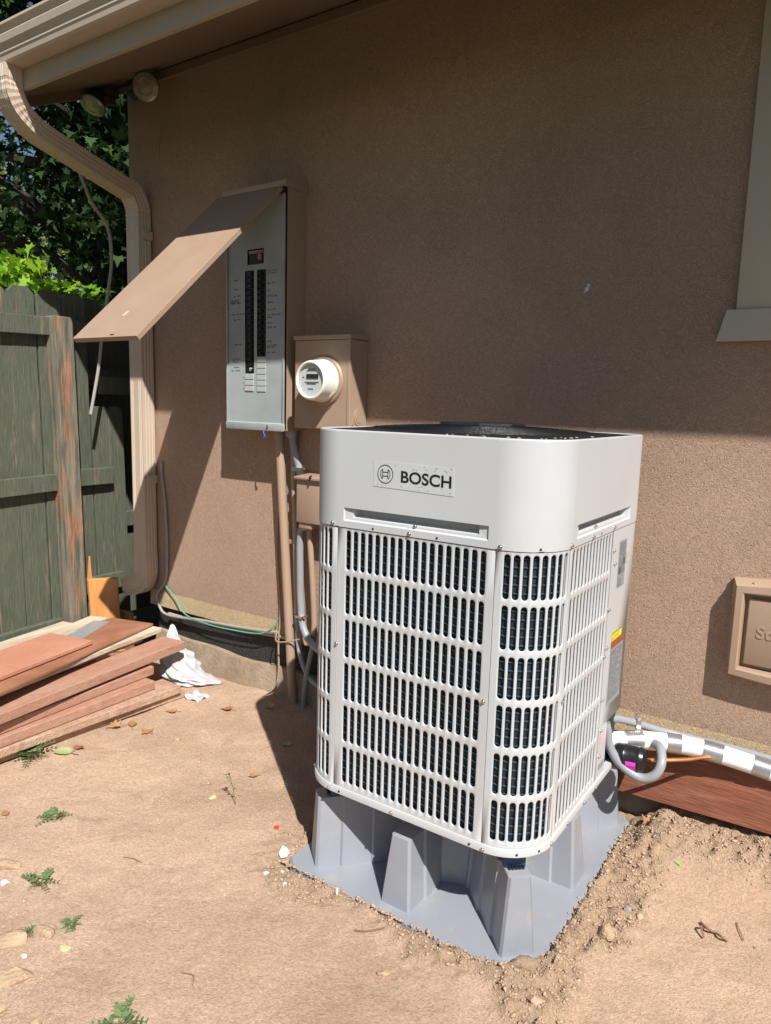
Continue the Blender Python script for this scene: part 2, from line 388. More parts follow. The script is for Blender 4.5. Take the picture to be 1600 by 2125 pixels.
_bm = bmesh.new(); bmesh.ops.create_icosphere(_bm, subdivisions=1, radius=1)
ICO20_V = np.array([v.co[:] for v in _bm.verts]); ICO20_F = np.array([[v.index for v in f.verts] for f in _bm.faces]); _bm.free()
OCT_V = np.array([(1, 0, 0), (-1, 0, 0), (0, 1, 0), (0, -1, 0), (0, 0, 1), (0, 0, -1)], float); OCT_F = np.array([(0, 2, 4), (2, 1, 4), (1, 3, 4), (3, 0, 4), (2, 0, 5), (1, 2, 5), (3, 1, 5), (0, 3, 5)])
def scatter(name, mat, pos, size, label, cat, flat=.75, small=False):
    ICO_V, ICO_F = (OCT_V, OCT_F) if small else (ICO20_V, ICO20_F)
    n = len(pos); k = len(ICO_V)
    r = rng.uniform(.55, 1.2, (n, k, 1)); V = ICO_V[None]*r
    sc_ = np.stack([size*rng.uniform(.8, 1.3, n), size*rng.uniform(.7, 1.1, n), size*rng.uniform(flat*.7, flat*1.2, n)], -1)
    V = V*sc_[:, None, :]; a = rng.uniform(0, 6.28, n); c, s = np.cos(a)[:, None], np.sin(a)[:, None]
    V = np.stack([V[..., 0]*c - V[..., 1]*s, V[..., 0]*s + V[..., 1]*c, V[..., 2]], -1) + pos[:, None, :]
    F = (ICO_F[None] + (np.arange(n)*k)[:, None, None]).reshape(-1, 3)
    me = bpy.data.meshes.new(name); me.vertices.add(n*k); me.vertices.foreach_set('co', V.reshape(-1).astype(np.float32))
    me.loops.add(F.size); me.loops.foreach_set('vertex_index', F.reshape(-1).astype(np.int32))
    me.polygons.add(len(F)); me.polygons.foreach_set('loop_start', np.arange(0, F.size, 3, dtype=np.int32)); me.update(calc_edges=True)
    me.materials.append(M[mat]); o = bpy.data.objects.new(name, me); col.objects.link(o); o['kind'] = 'stuff'; tag(o, label, cat); return o
def scatter_pts(n, x0, x1, y0, y1, maskf):
    x = rng.uniform(x0, x1, n); y = rng.uniform(y0, y1, n); k = rng.random(n) < maskf(x, y); return x[k], y[k]
def off_pad(x, y): return 1 - ((x > -.405) & (x < .40) & (y > -.035) & (y < .87)).astype(float)
cx_, cy_ = scatter_pts(85000, -.62, 1.1, -.36, .84, lambda x, y: dug_mask(x, y)**1.3*off_pad(x, y)*.72)
cs = np.clip(rng.lognormal(math.log(.0021), .5, len(cx_)), .0011, .0075)
scatter('soil_clods', 'clod', np.stack([cx_, cy_, height(cx_, cy_)+cs*.25], -1), cs, 'loose crumbly soil clods heaped around the grey plastic stand', 'soil')
# clods spilled over the pad edge at the front corner
ex = np.concatenate([rng.uniform(.20, .41, 330), rng.uniform(-.40, .30, 240), .402-np.abs(rng.normal(0, .006, 150))]); ey = np.concatenate([np.full(330, 0.)-.045+np.abs(rng.normal(0, .028, 330))*((ex[:330]-.2)/.2), -.036+np.abs(rng.normal(0, .004, 240)), rng.uniform(-.03, .8, 150)])
es = np.clip(rng.lognormal(math.log(.0027), .5, len(ex)), .0014, .008)
scatter('soil_crumbs', 'clod', np.stack([ex, ey, np.full(len(ex), .000)+es*.5], -1), es, 'soil crumbs spilled over the edges of the grey stand', 'soil')
px_, py_ = scatter_pts(120000, -2.3, 1.2, -1.1, .9, lambda x, y: off_pad(x, y)*.55*np.clip(.5+value_noise(x, y, 2.2, 12)*1.5, .05, 1))
ps = np.clip(rng.lognormal(math.log(.0013), .5, len(px_)), .0007, .0065)
scatter('ground_pebbles', 'pebble', np.stack([px_, py_, height(px_, py_)+ps*.2], -1), ps, 'fine pebbles scattered over the bare dirt', 'pebbles', .7, True)

# ------------------------------------------------------------------ house
house = thing('house', 'brown stucco house wall with eave, beige footing strip and window trim', 'house', (0, YW, 0))
HX0, HX1 = -2.32, 6.0
SL = .449                                                   # eave slope
def sof(y): return 2.63 + SL*(y-.27)
wall = MB().prism([(YW, .352), (9.1, .352), (9.1, sof(.93)-.01), (5.0, sof(5)-.01), (YW, sof(YW)+.014)], 'x', HX0, HX1).build('wall', 'stucco', house, smooth=False)
MB().prism([(YW-.004, .270), (YW+.2, .270), (YW+.2, .3515), (YW-.0005, .3515)], 'x', HX0+.10, HX1).build('bare_stucco_strip', 'stucco_raw', house, smooth=False)
mb = MB()                                                   # tarred band, uneven bottom
mb.prism([(YW+.012, .10), (YW+.2, .10), (YW+.2, .2695), (YW+.03, .2695)], 'x', HX0+.14, HX1); mb.build('tar_band', 'tar', house, smooth=False)
mb = MB(); xs = np.linspace(HX0+.15, 3.0, 60); rings = []
for i, x in enumerate(xs):
    w = .008*math.sin(x*5.1)+.006*math.sin(x*13.7)
    rings.append([(x, YW-.035+w*.6, -.25), (x, YW-.03+w*.5, .02+w), (x, YW-.006+w*.3, .125+w), (x, YW+.06, .135+w), (x, YW+.06, -.25)])
mb.loft(rings); mb.build('footing', 'concrete', house)
soff = MB().prism([(.27, sof(.27)), (YW-.001, sof(YW-.001)), (YW-.001, sof(YW-.001)+.02), (.27, sof(.27)+.02)], 'x', HX0-.05, HX1).build('soffit', 'soffit', house, smooth=False)
MB().box((HX0+.002, YW-.022, sof(YW)-.055), (HX1, YW-.0005, sof(YW)-.014)).build('frieze_board', 'soffit', house, smooth=False, bevel=.003)
MB().box((HX0-.05, .248, 2.612), (HX1, .2695, 2.80)).build('fascia', 'fascia', house, smooth=False, bevel=.002)
MB().prism([(.2695, sof(.2695)-.045), (YW+.3, sof(YW+.3)-.045), (YW+.3, sof(YW+.3)+.13), (.2695, sof(.2695)+.13)], 'x', HX0-.075, HX0-.0515).build('rake_board', 'soffit', house, smooth=False)
MB().prism([(.215, sof(.215)+.165), (5, sof(5)+.165), (9.8, sof(.215)+.165), (9.8, sof(.215)+.135), (5, sof(5)+.135), (.215, sof(.215)+.135)], 'x', HX0-.09, HX1+.1).build('roof', 'roof', house, smooth=False)
# window: trim boards, sill, pane
wx, wz = .56, 1.684
MB().box((wx, YW-.022, wz+.0005), (wx+.095, YW-.0005, 2.62)).build('window_trim', 'trim', house, bevel=.002)
MB().box((wx+1.1, YW-.022, wz+.0005), (wx+1.195, YW-.0005, 2.62)).build('window_trim', 'trim', house, bevel=.002)
MB().box((wx-.02, YW-.024, 2.6205), (wx+1.215, YW-.0005, 2.71)).build('window_trim', 'trim', house, bevel=.002)
MB().loft([[(wx-.047, YW-.032, 1.592), (wx+1.24, YW-.032, 1.592), (wx+1.24, YW-.0005, 1.592), (wx-.047, YW-.0005, 1.592)],
           [(wx-.024, YW-.030, wz), (wx+1.22, YW-.030, wz), (wx+1.22, YW-.0005, wz), (wx-.024, YW-.0005, wz)]]).build('window_sill', 'trim', house, smooth=False, bevel=.002)
MB().box((wx+.0955, YW-.006, wz+.001), (wx+1.0995, YW-.0005, 2.62)).build('window_pane', 'glass', house, smooth=False)
mb = MB()
for dx, dz, s in ((0, 0, .008), (.006, .012, .006), (-.006, -.009, .004)):
    c = (.091+dx, YW-.0015, 1.776+dz); mb.lathe([(s, -.001), (s*.6, .0012)], c, (0, -1, 0), 6)
mb.build('paint_chip', 'whitechip', house, smooth=False)

# ------------------------------------------------------------------ gutter and downspout
gut = thing('rain_gutter', 'beige metal rain gutter along the roof edge', 'gutter', (-1, .2, 2.69))
prof = [(.2475, 2.688), (.185, 2.688), (.176, 2.694), (.172, 2.712), (.168, 2.718), (.168, 2.728), (.155, 2.748), (.150, 2.772), (.158, 2.782), (.150, 2.798), (.143, 2.803), (.143, 2.812), (.158, 2.812), (.158, 2.806), (.153, 2.800), (.163, 2.784), (.156, 2.770), (.172, 2.730), (.180, 2.698), (.2445, 2.692), (.2445, 2.80), (.2475, 2.80)]
MB().prism(prof[::-1], 'x', -2.42, HX1).build('trough', 'gutter', gut, smooth=False)
MB().prism([(.2475, 2.688), (.185, 2.688), (.172, 2.712), (.155, 2.748), (.150, 2.798), (.143, 2.812), (.2475, 2.80)][::-1], 'x', -2.424, -2.4203).build('end_cap', 'gutter', gut, smooth=False)

ds = thing('downspout', 'beige ribbed metal downspout running from gutter down the house corner', 'downspout', (-2.185, .86, .3))
def ds_profile(w, d, g=.0032):
    P = []
    def side(a, b, nrm, ribs):
        a, b, nrm = Vector((*a, 0)), Vector((*b, 0)), Vector((*nrm, 0)); L_ = (b-a).length; t = (b-a)/L_
        P.append(a)
        for c in ribs:
            for o, dep in ((-.0045, 0), (-.0015, -g), (.0015, -g), (.0045, 0)): P.append(a + t*(L_*c+o) + nrm*dep)
    w2, d2 = w/2, d/2
    side((-w2, d2), (-w2, -d2), (-1, 0), (.25, .5, .75)); side((-w2, -d2), (w2, -d2), (0, -1), (.16, .5, .84))
    side((w2, -d2), (w2, d2), (1, 0), (.25, .5, .75)); side((w2, d2), (-w2, d2), (0, 1), (.12, .25, .75, .88))
    return [(p.x, p.y) for p in P]
PR = ds_profile(.098, .076)
PRs = [(x*.965, y*.965) for x, y in PR]
dsx, dsy = -2.190, .866
def arc(c, r, a0, a1, n, f): return [f(c, r, a0+(a1-a0)*i/n) for i in range(n+1)]
# outlet and upper elbow (turns from straight down to the sloping run towards the wall)
o0 = Vector((-2.145, .208, 2.689)); d1 = (Vector((dsx, dsy, 2.30)) - Vector((-2.15, .25, 2.50))).normalized()
path = [o0, o0+Vector((0, 0, -.05))]
b0 = path[-1]
bend = spline([b0, b0+Vector((0, .006, -.05)), b0+Vector((-.004, .035, -.10)), b0+Vector((-.010, .085, -.135)), b0+Vector((-.016, .135, -.158))], 5)
crimp = lambda i: 1 - (.045 if i % 2 else 0)
MB().sweep(PR, [o0, b0], (1, 0, 0)).build('outlet_tube', 'gutter', ds, angle=30)
MB().sweep(PR, bend, (1, 0, 0), scl=crimp).build('upper_elbow', 'gutter', ds, angle=10)
e1 = bend[-1]; e2 = Vector((dsx, dsy-.075, 2.372))
MB().sweep(PRs, [e1-(e2-e1).normalized()*.012, e2], (1, 0, 0)).build('sloping_pipe', 'gutter', ds, angle=30)
tt = (e2-e1).normalized()
bend2 = spline([e2-tt*.004, e2+tt*.035, Vector((dsx, dsy-.020, 2.335)), Vector((dsx, dsy-.003, 2.295)), Vector((dsx, dsy, 2.24))], 5)
MB().sweep(PR, bend2, (1, 0, 0), scl=crimp).build('lower_elbow', 'gutter', ds, angle=10)
MB().sweep(PRs, [(dsx, dsy, 2.25), (dsx, dsy, .50)], (1, 0, 0)).build('straight_pipe', 'gutter', ds, angle=30)
eb = [(dsx, dsy, .56), (dsx, dsy, .50)] + [(dsx - .085*(1-math.cos(a)), dsy, .46 - .085*math.sin(a)-.0) for a in np.linspace(.05, R(76), 19)]
MB().sweep(PR, eb, (0, -1, 0), 'N', scl=lambda i: 1 if i < 2 else 1-(.075 if i % 2 else 0)).build('foot_elbow', 'gutter', ds, angle=10)
l_ = Vector(eb[-1]); t_ = Vector((-math.cos(R(14)), 0, -math.sin(R(14))))
MB().sweep(PRs, [l_-t_*.015, l_+t_*.10], (0, -1, 0), 'N').build('extension', 'gutter', ds, angle=30)
for z in (2.165, .955):
    mb = MB().obox((dsx+.0555, dsy+.01, z), (.0022, 0, 0), (0, .030, 0), (0, 0, .020)); mb.lathe([(.005, 0), (.004, .004)], (dsx+.058, dsy+.005, z+.004), (1, 0, 0), 8); mb.build('strap', 'gutter', ds)

# ------------------------------------------------------------------ flood light under the eave
fl = thing('flood_light', 'twin flood light with motion sensor under the eave', 'light', (-2.30, .80, 2.80))
MB().lathe([(.055, 0), (.055, .018), (.03, .03)], (-2.245, YW-.0005, 2.875), (0, -1, 0), 16).build('mount_plate', 'lampbody', fl)
MB().tube(spline([(-2.245, .885, 2.875), (-2.16, .865, 2.86), (-2.05, .845, 2.82)], 4), .012).build('arm', 'lampbody', fl)
MB().tube(spline([(-2.245, .885, 2.875), (-2.30, .86, 2.865), (-2.36, .80, 2.83)], 4), .012).build('arm', 'lampbody', fl)
def par(o, ax, nm='lamp_head'):
    h = MB().lathe([(.020, -.10), (.030, -.085), (.034, -.06), (.055, -.022), (.062, 0), (.064, .004), (.060, .006)], o, ax, 24).build(nm, 'lampbody', fl)
    MB().lathe([(.0595, .0062), (.052, .010), (.036, .013), (.033, .009), (.015, .010), (.001, .012)], o, ax, 24).build('lens', 'lamp', h)
par((-2.000, .78, 2.785), (.50, -.80, -.28)); par((-2.355, .745, 2.765), (.10, -.52, -.85))
mb = MB().obox((-2.335, .815, 2.83), (.045, 0, 0), (0, .03, .01), (0, -.008, .024)); sn = mb.build('motion_sensor', 'lampbody', fl, bevel=.005)
MB().obox((-2.325, .795, 2.79), (.040, 0, 0), (0, .028, .01), (0, -.006, .018)).build('sensor_lens', 'lampbody', sn, bevel=.004)
MB().tube(spline([(-2.285, .85, 2.83), (-2.275, .84, 2.77), (-2.272, .84, 2.74), (-2.25, .84, 2.735)], 4), .003, 5).build('wire', 'cablegrey', fl)
MB().tube(spline([(-2.06, YW-.003, 2.70), (-2.075, YW-.003, 2.62), (-2.085, YW-.003, 2.52)], 4), .0012, 4).build('drip_string', 'cablegrey', fl)

# ------------------------------------------------------------------ breaker panel
PX0, PX1, PZ0, PZ1, PYF = -1.497, -1.143, 1.250, 2.245, .796
pn = thing('breaker_panel', 'outdoor breaker panel with brown enclosure and handwritten grey cover', 'breaker panel', (-1.32, YW, PZ0))
mb = MB()
T = .004
mb.box((PX0, PYF+.004, PZ0), (PX0+T, YW-.0005, PZ1)); mb.box((PX1-T, PYF+.004, PZ0), (PX1, YW-.0005, PZ1))
mb.box((PX0+T, PYF+.004, PZ0), (PX1-T, YW-.0005, PZ0+T)); mb.box((PX0+T, YW-.006, PZ0+T), (PX1-T, YW-.0005, PZ1))
mb.build('enclosure', 'bx', pn, smooth=False)
MB().loft([[(PX0-.008, PYF-.020, PZ1-.006), (PX1+.008, PYF-.020, PZ1-.006), (PX1+.008, YW-.0005, PZ1-.006), (PX0-.008, YW-.0005, PZ1-.006)],
           [(PX0-.008, PYF-.020, PZ1+.018), (PX1+.008, PYF-.020, PZ1+.018), (PX1+.008, YW-.0005, PZ1+.042), (PX0-.008, YW-.0005, PZ1+.042)]]).build('hood', 'bx', pn, smooth=False, bevel=.002)
MB().box((PX0+.001, PYF-.016, PZ1-.030), (PX1-.001, PYF-.0035, PZ1-.0065)).build('hood_slot', 'dark', pn, smooth=False)
# cover plate with cut-outs, a shallow bow and a folded lower lip
py_ = PYF-.002
cut = [(-1.384, -1.328, 1.491, 1.925), (-1.311, -1.257, 1.563, 1.925), (-1.369, -1.271, 1.949, 2.012)]
mb = MB()
xsg = sorted({PX0+.004, PX1-.012, -1.48, -1.16} | {c for q in cut for c in q[:2]}); zsg = sorted({PZ0+.03, PZ1-.01, 1.32, 1.40, 2.1} | {c for q in cut for c in q[2:]})
def bow(x, z): return py_ - .006*math.sin(math.pi*(z-PZ0)/(PZ1-PZ0))*((x-PX0)/(PX1-PX0))**2
for i in range(len(xsg)-1):
    for j in range(len(zsg)-1):
        xm, zm = (xsg[i]+xsg[i+1])/2, (zsg[j]+zsg[j+1])/2
        if any(a < xm < b and c < zm < d for a, b, c, d in cut): continue
        Q = [(xsg[i], zsg[j]), (xsg[i+1], zsg[j]), (xsg[i+1], zsg[j+1]), (xsg[i], zsg[j+1])]
        mb.add([(x, bow(x, z), z) for x, z in Q] + [(x, bow(x, z)+.002, z) for x, z in Q], [(0, 1, 2, 3), (7, 6, 5, 4), (0, 4, 5, 1), (1, 5, 6, 2), (2, 6, 7, 3), (3, 7, 4, 0)])
cover = mb.build('cover_plate', 'dead', pn, smooth=False)
MB().obox(((PX0+PX1)/2, py_-.006, PZ0+.014), ((PX1-PX0)/2-.004, 0, 0), (0, .006, .002), (0, -.001, .016)).build('cover_lip', 'dead', pn, bevel=.002)
for x in (PX0+.008, PX1-.010):
    MB().box((x-.004, py_-.009, PZ0+.03), (x+.004, py_-.001, PZ1-.02)).build('cover_edge', 'dead', pn, bevel=.0015)
MB().lathe([(.006, 0), (.006, .004), (.003, .006)], (-1.235, py_-.013, PZ0+.016), (0, -1, 0), 10).build('cover_screw', 'zinc', pn)
MB().box((-1.40, PYF+.032, 1.40), (-1.24, PYF+.036, 2.05)).build('breaker_backing', 'dark', pn, smooth=False)
def breaker(x0, x1, z0, z1, side):
    b = MB().box((x0+.001, PYF+.003, z0+.0008), (x1-.001, PYF+.0315, z1-.0008)).build('breaker', 'black', pn, smooth=False, bevel=.0015)
    xm = x0+(x1-x0)*(.62 if side > 0 else .38)
    MB().obox((xm, PYF-.001, (z0+z1)/2), (.008, 0, 0), (0, .006, 0), (0, 0, (z1-z0)*.27)).build('switch', 'black', b, bevel=.001)
nL = 17; hL = (1.925-1.491)/nL
for k in range(nL): breaker(-1.384, -1.328, 1.491+k*hL, 1.491+(k+1)*hL, 1)
nR = 14; hR = (1.925-1.563)/nR
for k in range(nR): breaker(-1.311, -1.257, 1.563+k*hR, 1.563+(k+1)*hR, -1)
mbk = MB().box((-1.366, PYF+.003, 1.951), (-1.274, PYF+.0315, 2.010)).build('main_breaker', 'black', pn, smooth=False, bevel=.002)
MB().obox((-1.295, PYF-.002, 1.978), (.007, 0, 0), (0, .007, 0), (0, 0, .012)).build('switch', 'bx', mbk, bevel=.0015)
MB().box((-1.362, PYF-.0005, 1.995), (-1.279, PYF+.0028, 2.006)).build('rating_strip', 'bx', mbk, smooth=False)
MB().obox((-1.348, PYF-.003, 1.508), (.006, 0, 0), (0, .004, 0), (0, 0, .008)).build('white_switch', 'blank', pn, bevel=.001)
def blank(x0, x1, z): MB().box((x0, py_-.0045, z+.0015), (x1, py_-.0005, z+.0235)).build('filler_blank', 'blank', pn, smooth=False, bevel=.001)
for k in range(3): blank(-1.381, -1.330, 1.414+k*.0255)
for k in range(6): blank(-1.309, -1.257, 1.412+k*.0250)
def scribble(x, z, w, seed, mat='ink', h=.008):
    r = random.Random(seed); P = []; xx = x; k = 0
    m = MB()
    while xx < x+w:
        L_ = r.randint(3, 7); P = []
        for i in range(L_*4):
            t = i/4; P.append((xx+t*h*.62+h*.25*math.sin(t*6.28), bow(xx, z)-.0008, z + h*.42*math.sin(t*6.28+1.2)*(r.uniform(.5, 1.25))+.001*math.sin(k)))
        m.tube(P, .0005, 3); xx += L_*h*.62 + h*.9; k += 1
    return m.build('handwriting', mat, cover, smooth=False)
zr = [1.915, 1.905, 1.865, 1.835, 1.812, 1.786, 1.757, 1.735, 1.724, 1.702, 1.683, 1.625, 1.608, 1.600, 1.578]
for i, z in enumerate(zr): scribble(-1.249, z, [.055, .045, .04, .022, .06, .030, .052, .065, .035, .04, .055, .035, .055, .03, .035][i], i+1)
for i, (z, w) in enumerate([(1.889, .022), (1.852, .025), (1.823, .042), (1.805, .055), (1.792, .055), (1.745, .055), (1.722, .045), (1.615, .042), (1.517, .03), (1.502, .055)]): scribble(-1.468 if w > .05 else -1.452, z, w, 40+i)
scribble(-1.462, 1.552, .02, 61, 'blueink', .014); scribble(-1.462, 1.540, .02, 62, 'blueink', .010); scribble(-1.476, 1.796, .006, 63, 'ink', .016)
mb = MB()
for z in np.arange(1.425, 1.565, .0245): mb.obox((-1.247, py_-.0008, z), (.0012, 0, 0), (0, .0006, 0), (0, 0, .0018)); mb.obox((-1.392, py_-.0008, z), (.0012, 0, 0), (0, .0006, 0), (0, 0, .0018))
mb.build('circuit_number_mark', 'ink', cover, smooth=False)
# opened lid, hinged at the top
lt, lb = Vector((0, .768, 2.228)), Vector((0, .058, 1.572)); ld = (lb-lt).normalized(); ln = Vector((0, ld.z, -ld.y))
if ln.z < 0: ln = -ln
mid = (lt+lb)/2; LX0, LX1 = -1.512, -1.146
mb = MB().obox(((LX0+LX1)/2, mid.y+ln.y*.009, mid.z+ln.z*.009), ((LX1-LX0)/2, 0, 0), ld*((lb-lt).length/2), Vector((1, 0, 0)).cross(ld)*.002)
lid = mb.build('lid', 'bx', pn, smooth=False, bevel=.0015)
for x in (LX0+.002, LX1-.002):
    MB().obox((x, mid.y+ln.y*.001, mid.z+ln.z*.001), (.002, 0, 0), ld*((lb-lt).length/2-.001), Vector((1, 0, 0)).cross(ld)*.0078).build('lid_flange', 'bx', lid, smooth=False)
MB().obox(((LX0+LX1)/2, lb.y+ln.y*.001-ld.y*.002, lb.z+ln.z*.001-ld.z*.002), ((LX1-LX0)/2-.004, 0, 0), ld*.002, Vector((1, 0, 0)).cross(ld)*.0078).build('lid_flange', 'bx', lid, smooth=False)
c = lt + (lb-lt)*.86 + ln*.0118
MB().obox((-1.335, c.y, c.z), (.009, 0, 0), ld*.016, Vector((1, 0, 0)).cross(ld)*.0004).build('worn_spot', 'trim', lid, bevel=.0003)
c = lb + ln*.0105 - ld*.012
MB().obox((-1.29, c.y, c.z), (.010, 0, 0), ld*.003, Vector((1, 0, 0)).cross(ld)*.0015).build('latch_slot', 'dark', lid)
tg = MB().tube(spline([(-1.262, .785, 1.252), (-1.258, .780, 1.235), (-1.248, .780, 1.222), (-1.255, .781, 1.215), (-1.262, .782, 1.235)], 5), .003, 6)
tag(tg.build('seal_tag', 'blueink', None, origin=(-1.26, .78, 1.23)), 'small blue seal tag hanging under the breaker panel', 'tag')

# ------------------------------------------------------------------ meter box and meter
MX0, MX1, MZ0, MZ1 = -1.096, -.806, 1.266, 1.640
mbx = thing('meter_box', 'brown painted meter box on the stucco wall', 'meter box', (-.95, YW, MZ0))
MB().box((MX0, PYF, MZ0), (MX1, YW-.0005, MZ1-.014)).build('body', 'bx', mbx, smooth=False, bevel=.004)
MB().box((MX0-.004, PYF-.006, MZ1-.013), (MX1+.005, YW-.0005, MZ1+.005)).build('top_flange', 'bx', mbx, smooth=False, bevel=.003)
MB().box((MX1-.012, PYF-.003, MZ0+.002), (MX1+.002, PYF+.012, MZ1-.0135)).build('cover_flange', 'bx', mbx, smooth=False, bevel=.002)
mcx, mcz = -.939, 1.461
MB().lathe([(.101, 0), (.101, .004), (.096, .010), (.090, .011)], (mcx, PYF-.0005, mcz), (0, -1, 0), 40).build('socket_ring', 'bx', mbx)
ko = MB(); ko.lathe([(.034, 0), (.034, .003), (.030, .003)], (MX1+.0002, .860, 1.318), (1, 0, 0), 24); ko.lathe([(.024, 0.0005), (.024, .0045), (.020, .0045)], (MX1+.0002, .860, 1.318), (1, 0, 0), 24); ko.build('knockout', 'bx', mbx)
MB().lathe([(.004, 0), (.003, .003)], (MX1+.002, PYF+.02, 1.29), (1, 0, 0), 8).build('flange_screw', 'zinc', mbx)
mt = thing('electric_meter', 'round cream electric meter plugged into the brown box', 'meter', (mcx, PYF-.012, mcz))
mo = (mcx, PYF-.0115, mcz)
MB().lathe([(.0855, 0), (.0865, .003), (.0850, .010), (.0795, .060), (.0785, .070), (.0755, .077), (.0700, .0795), (.0665, .077), (.0650, .068)], mo, (0, -1, 0), 48, cap1=False).build('cover', 'meter', mt)
fc = MB().lathe([(.0652, .0665), (.0002, .0668)], mo, (0, -1, 0), 40, cap0=False).build('dial_face', 'face', mt)
fy = mo[1]-.0685
MB().obox((mcx+.006, fy, mcz+.016), (.030, 0, 0), (0, .0014, 0), (0, 0, .0085)).build('display', 'lcd', fc, smooth=False)
mb = MB()
for z, w, x in ((-.008, .045, .002), (-.014, .03, 0), (-.034, .018, -.004), (.038, .03, .0), (.044, .022, 0), (.012, .006, -.042)): mb.obox((mcx+x, fy+.0008, mcz+z), (w*.8, 0, 0), (0, .0004, 0), (0, 0, .0016))
mb.build('dial_print', 'lab_text', fc, smooth=False)
MB().obox((mcx+.066, mo[1]-.020, mcz-.056), (.016, 0, .013), (0, .0015, 0), (-.001, 0, .0012)).build('locking_tab', 'meter', mt)

# ------------------------------------------------------------------ junction box and conduits on the wall
jb = thing('junction_box', 'small brown junction box beside the heat pump', 'junction box', (-1.0, YW, .85))
MB().box((-1.099, .816, .858), (-.905, YW-.0005, 1.050)).build('body', 'bx', jb, bevel=.004)
MB().obox((-1.002, .859, 1.056), (.102, 0, 0), (0, .057, .004), (0, -.0005, .0065)).build('lid', 'bx', jb, bevel=.003)
MB().box((-1.093, .824, .832), (-1.02, .90, .8575)).build('hub', 'bx', jb, bevel=.004)
MB().tube([(-1.012, .80, 1.045), (-1.008, .796, 1.062), (-1.0, .80, 1.068)], .004, 6).build('latch', 'black', jb)
def cond(name, mat, pts, rad, label, cat='conduit', seg=10, rib=None, n=8, group=None):
    p = spline(pts, n); o = MB().tube(p, rad, seg, rib).build(name, mat, None, origin=pts[-1]); tag(o, label, cat, group); return o
c1 = cond('conduit', 'bx', [(-1.246, .866, 1.255), (-1.228, .866, 1.0), (-1.190, .866, .5), (-1.152, .870, -.03)], .0205, 'thick brown conduit running from the breaker panel into the dirt', seg=14)
MB().lathe([(.026, 0), (.026, .03), (.022, .034)], (-1.2455, .866, 1.2495), (.06, 0, -1), 14).build('hub', 'bx', c1)
mb = MB(); mb.obox((-1.205, .884, .75), (.034, 0, 0), (0, .002, 0), (0, 0, .009)); mb.build('strap', 'bx', c1)
c2 = cond('conduit', 'bx', [(-1.185, .893, 1.255), (-1.181, .893, 1.05), (-1.169, .893, .80), (-1.156, .893, .42)], .0135, 'thin brown conduit just right of the thick brown one')
cond('conduit', 'pvc', [(-1.156, .893, .418), (-1.150, .893, .33), (-1.137, .890, .25), (-1.090, .88, .165), (-1.0, .85, .13), (-.80, .80, .12), (-.5, .75, .10)], .0125, 'grey flexible conduit curving low along the footing towards the stand', rib=.97, n=14)
c3 = cond('conduit', 'pvc_dark', [(-1.166, .856, 1.254), (-1.162, .856, 1.22), (-1.146, .856, 1.16), (-1.124, .858, 1.10), (-1.117, .862, 1.055), (-1.117, .870, 1.00), (-1.117, .888, .95)], .0155, 'short dark grey elbow conduit between breaker panel and junction box', seg=12)
MB().lathe([(.025, 0), (.025, .022), (.019, .03)], (-1.1665, .856, 1.2495), (.05, 0, -1), 14).build('connector', 'pvc_dark', c3)
mb = MB(); mb.obox((-1.118, .850, 1.085), (.024, 0, 0), (0, .019, 0), (0, 0, .008)); mb.lathe([(.006, 0), (.006, .006)], (-1.085, .848, 1.092), (0, -1, 0), 8); mb.build('clamp', 'zinc', c3)
c4 = cond('conduit', 'pvc', [(-1.074, .862, .836), (-1.112, .862, .80), (-1.112, .862, .60), (-1.106, .862, .475), (-1.085, .856, .375), (-1.02, .84, .318), (-.86, .78, .305), (-.6, .70, .31), (-.375, .62, .33)], .0165, 'grey flexible conduit bending from junction box to heat pump', seg=12, rib=.965, n=22)
MB().obox((-1.100, .856, .425), (.020, 0, 0), (0, .020, 0), (0, 0, .005)).build('clamp', 'zinc', c4)
MB().lathe([(.006, 0), (.006, .008)], (-1.072, .85, .428), (0, -1, 0), 8).build('clamp_screw', 'zinc', c4)
cond('conduit', 'bx', [(-1.055, .868, .834), (-1.066, .870, .80), (-1.052, .875, .60), (-1.043, .880, .41), (-1.044, .88, .34)], .0135, 'thin brown conduit beneath the junction box')
cond('conduit', 'pvc_dark', [(-1.044, .88, .338), (-1.050, .875, .27), (-1.066, .86, .15), (-1.083, .855, -.03)], .0125, 'dark grey pipe slanting into the shaded dirt below the junction box')
cond('cable', 'bx', [(-1.287, .907, .889), (-1.292, .907, .674), (-1.275, .905, .493), (-1.265, .900, .379), (-1.268, .893, .262), (-1.254, .880, .122), (-1.262, .862, .040), (-1.30, .83, .008), (-1.33, .77, .004), (-1.36, .70, .004)], .0042, 'thin brown wire hanging beside the thick conduit onto dirt', 'wire', 6)
cond('cable', 'cablegrey', [(-2.10, .908, 1.05), (-2.10, .908, .99), (-2.072, .905, .80), (-2.065, .905, .60), (-2.075, .905, .45), (-2.11, .902, .38), (-2.150, .898, .335), (-2.125, .895, .275), (-2.05, .893, .240), (-1.79, .893, .262), (-1.52, .893, .280), (-1.27, .893, .305)], .0072, 'grey cable looping from house corner along the beige footing strip', 'cable', 8)
cond('cable', 'cablegrey', [(-2.06, .905, .245), (-1.79, .905, .245), (-1.52, .905, .262), (-1.20, .905, .288)], .007, 'lower grey cable running along the tarred footing', 'cable', 8)
cond('cable', 'green', [(-2.10, .904, .40), (-2.00, .896, .345), (-1.915, .892, .270), (-1.73, .882, .255), (-1.55, .880, .262), (-1.38, .882, .280), (-1.29, .885, .330), (-1.265, .885, .375)], .0032, 'thin green ground wire draped along the footing', 'wire', 6)
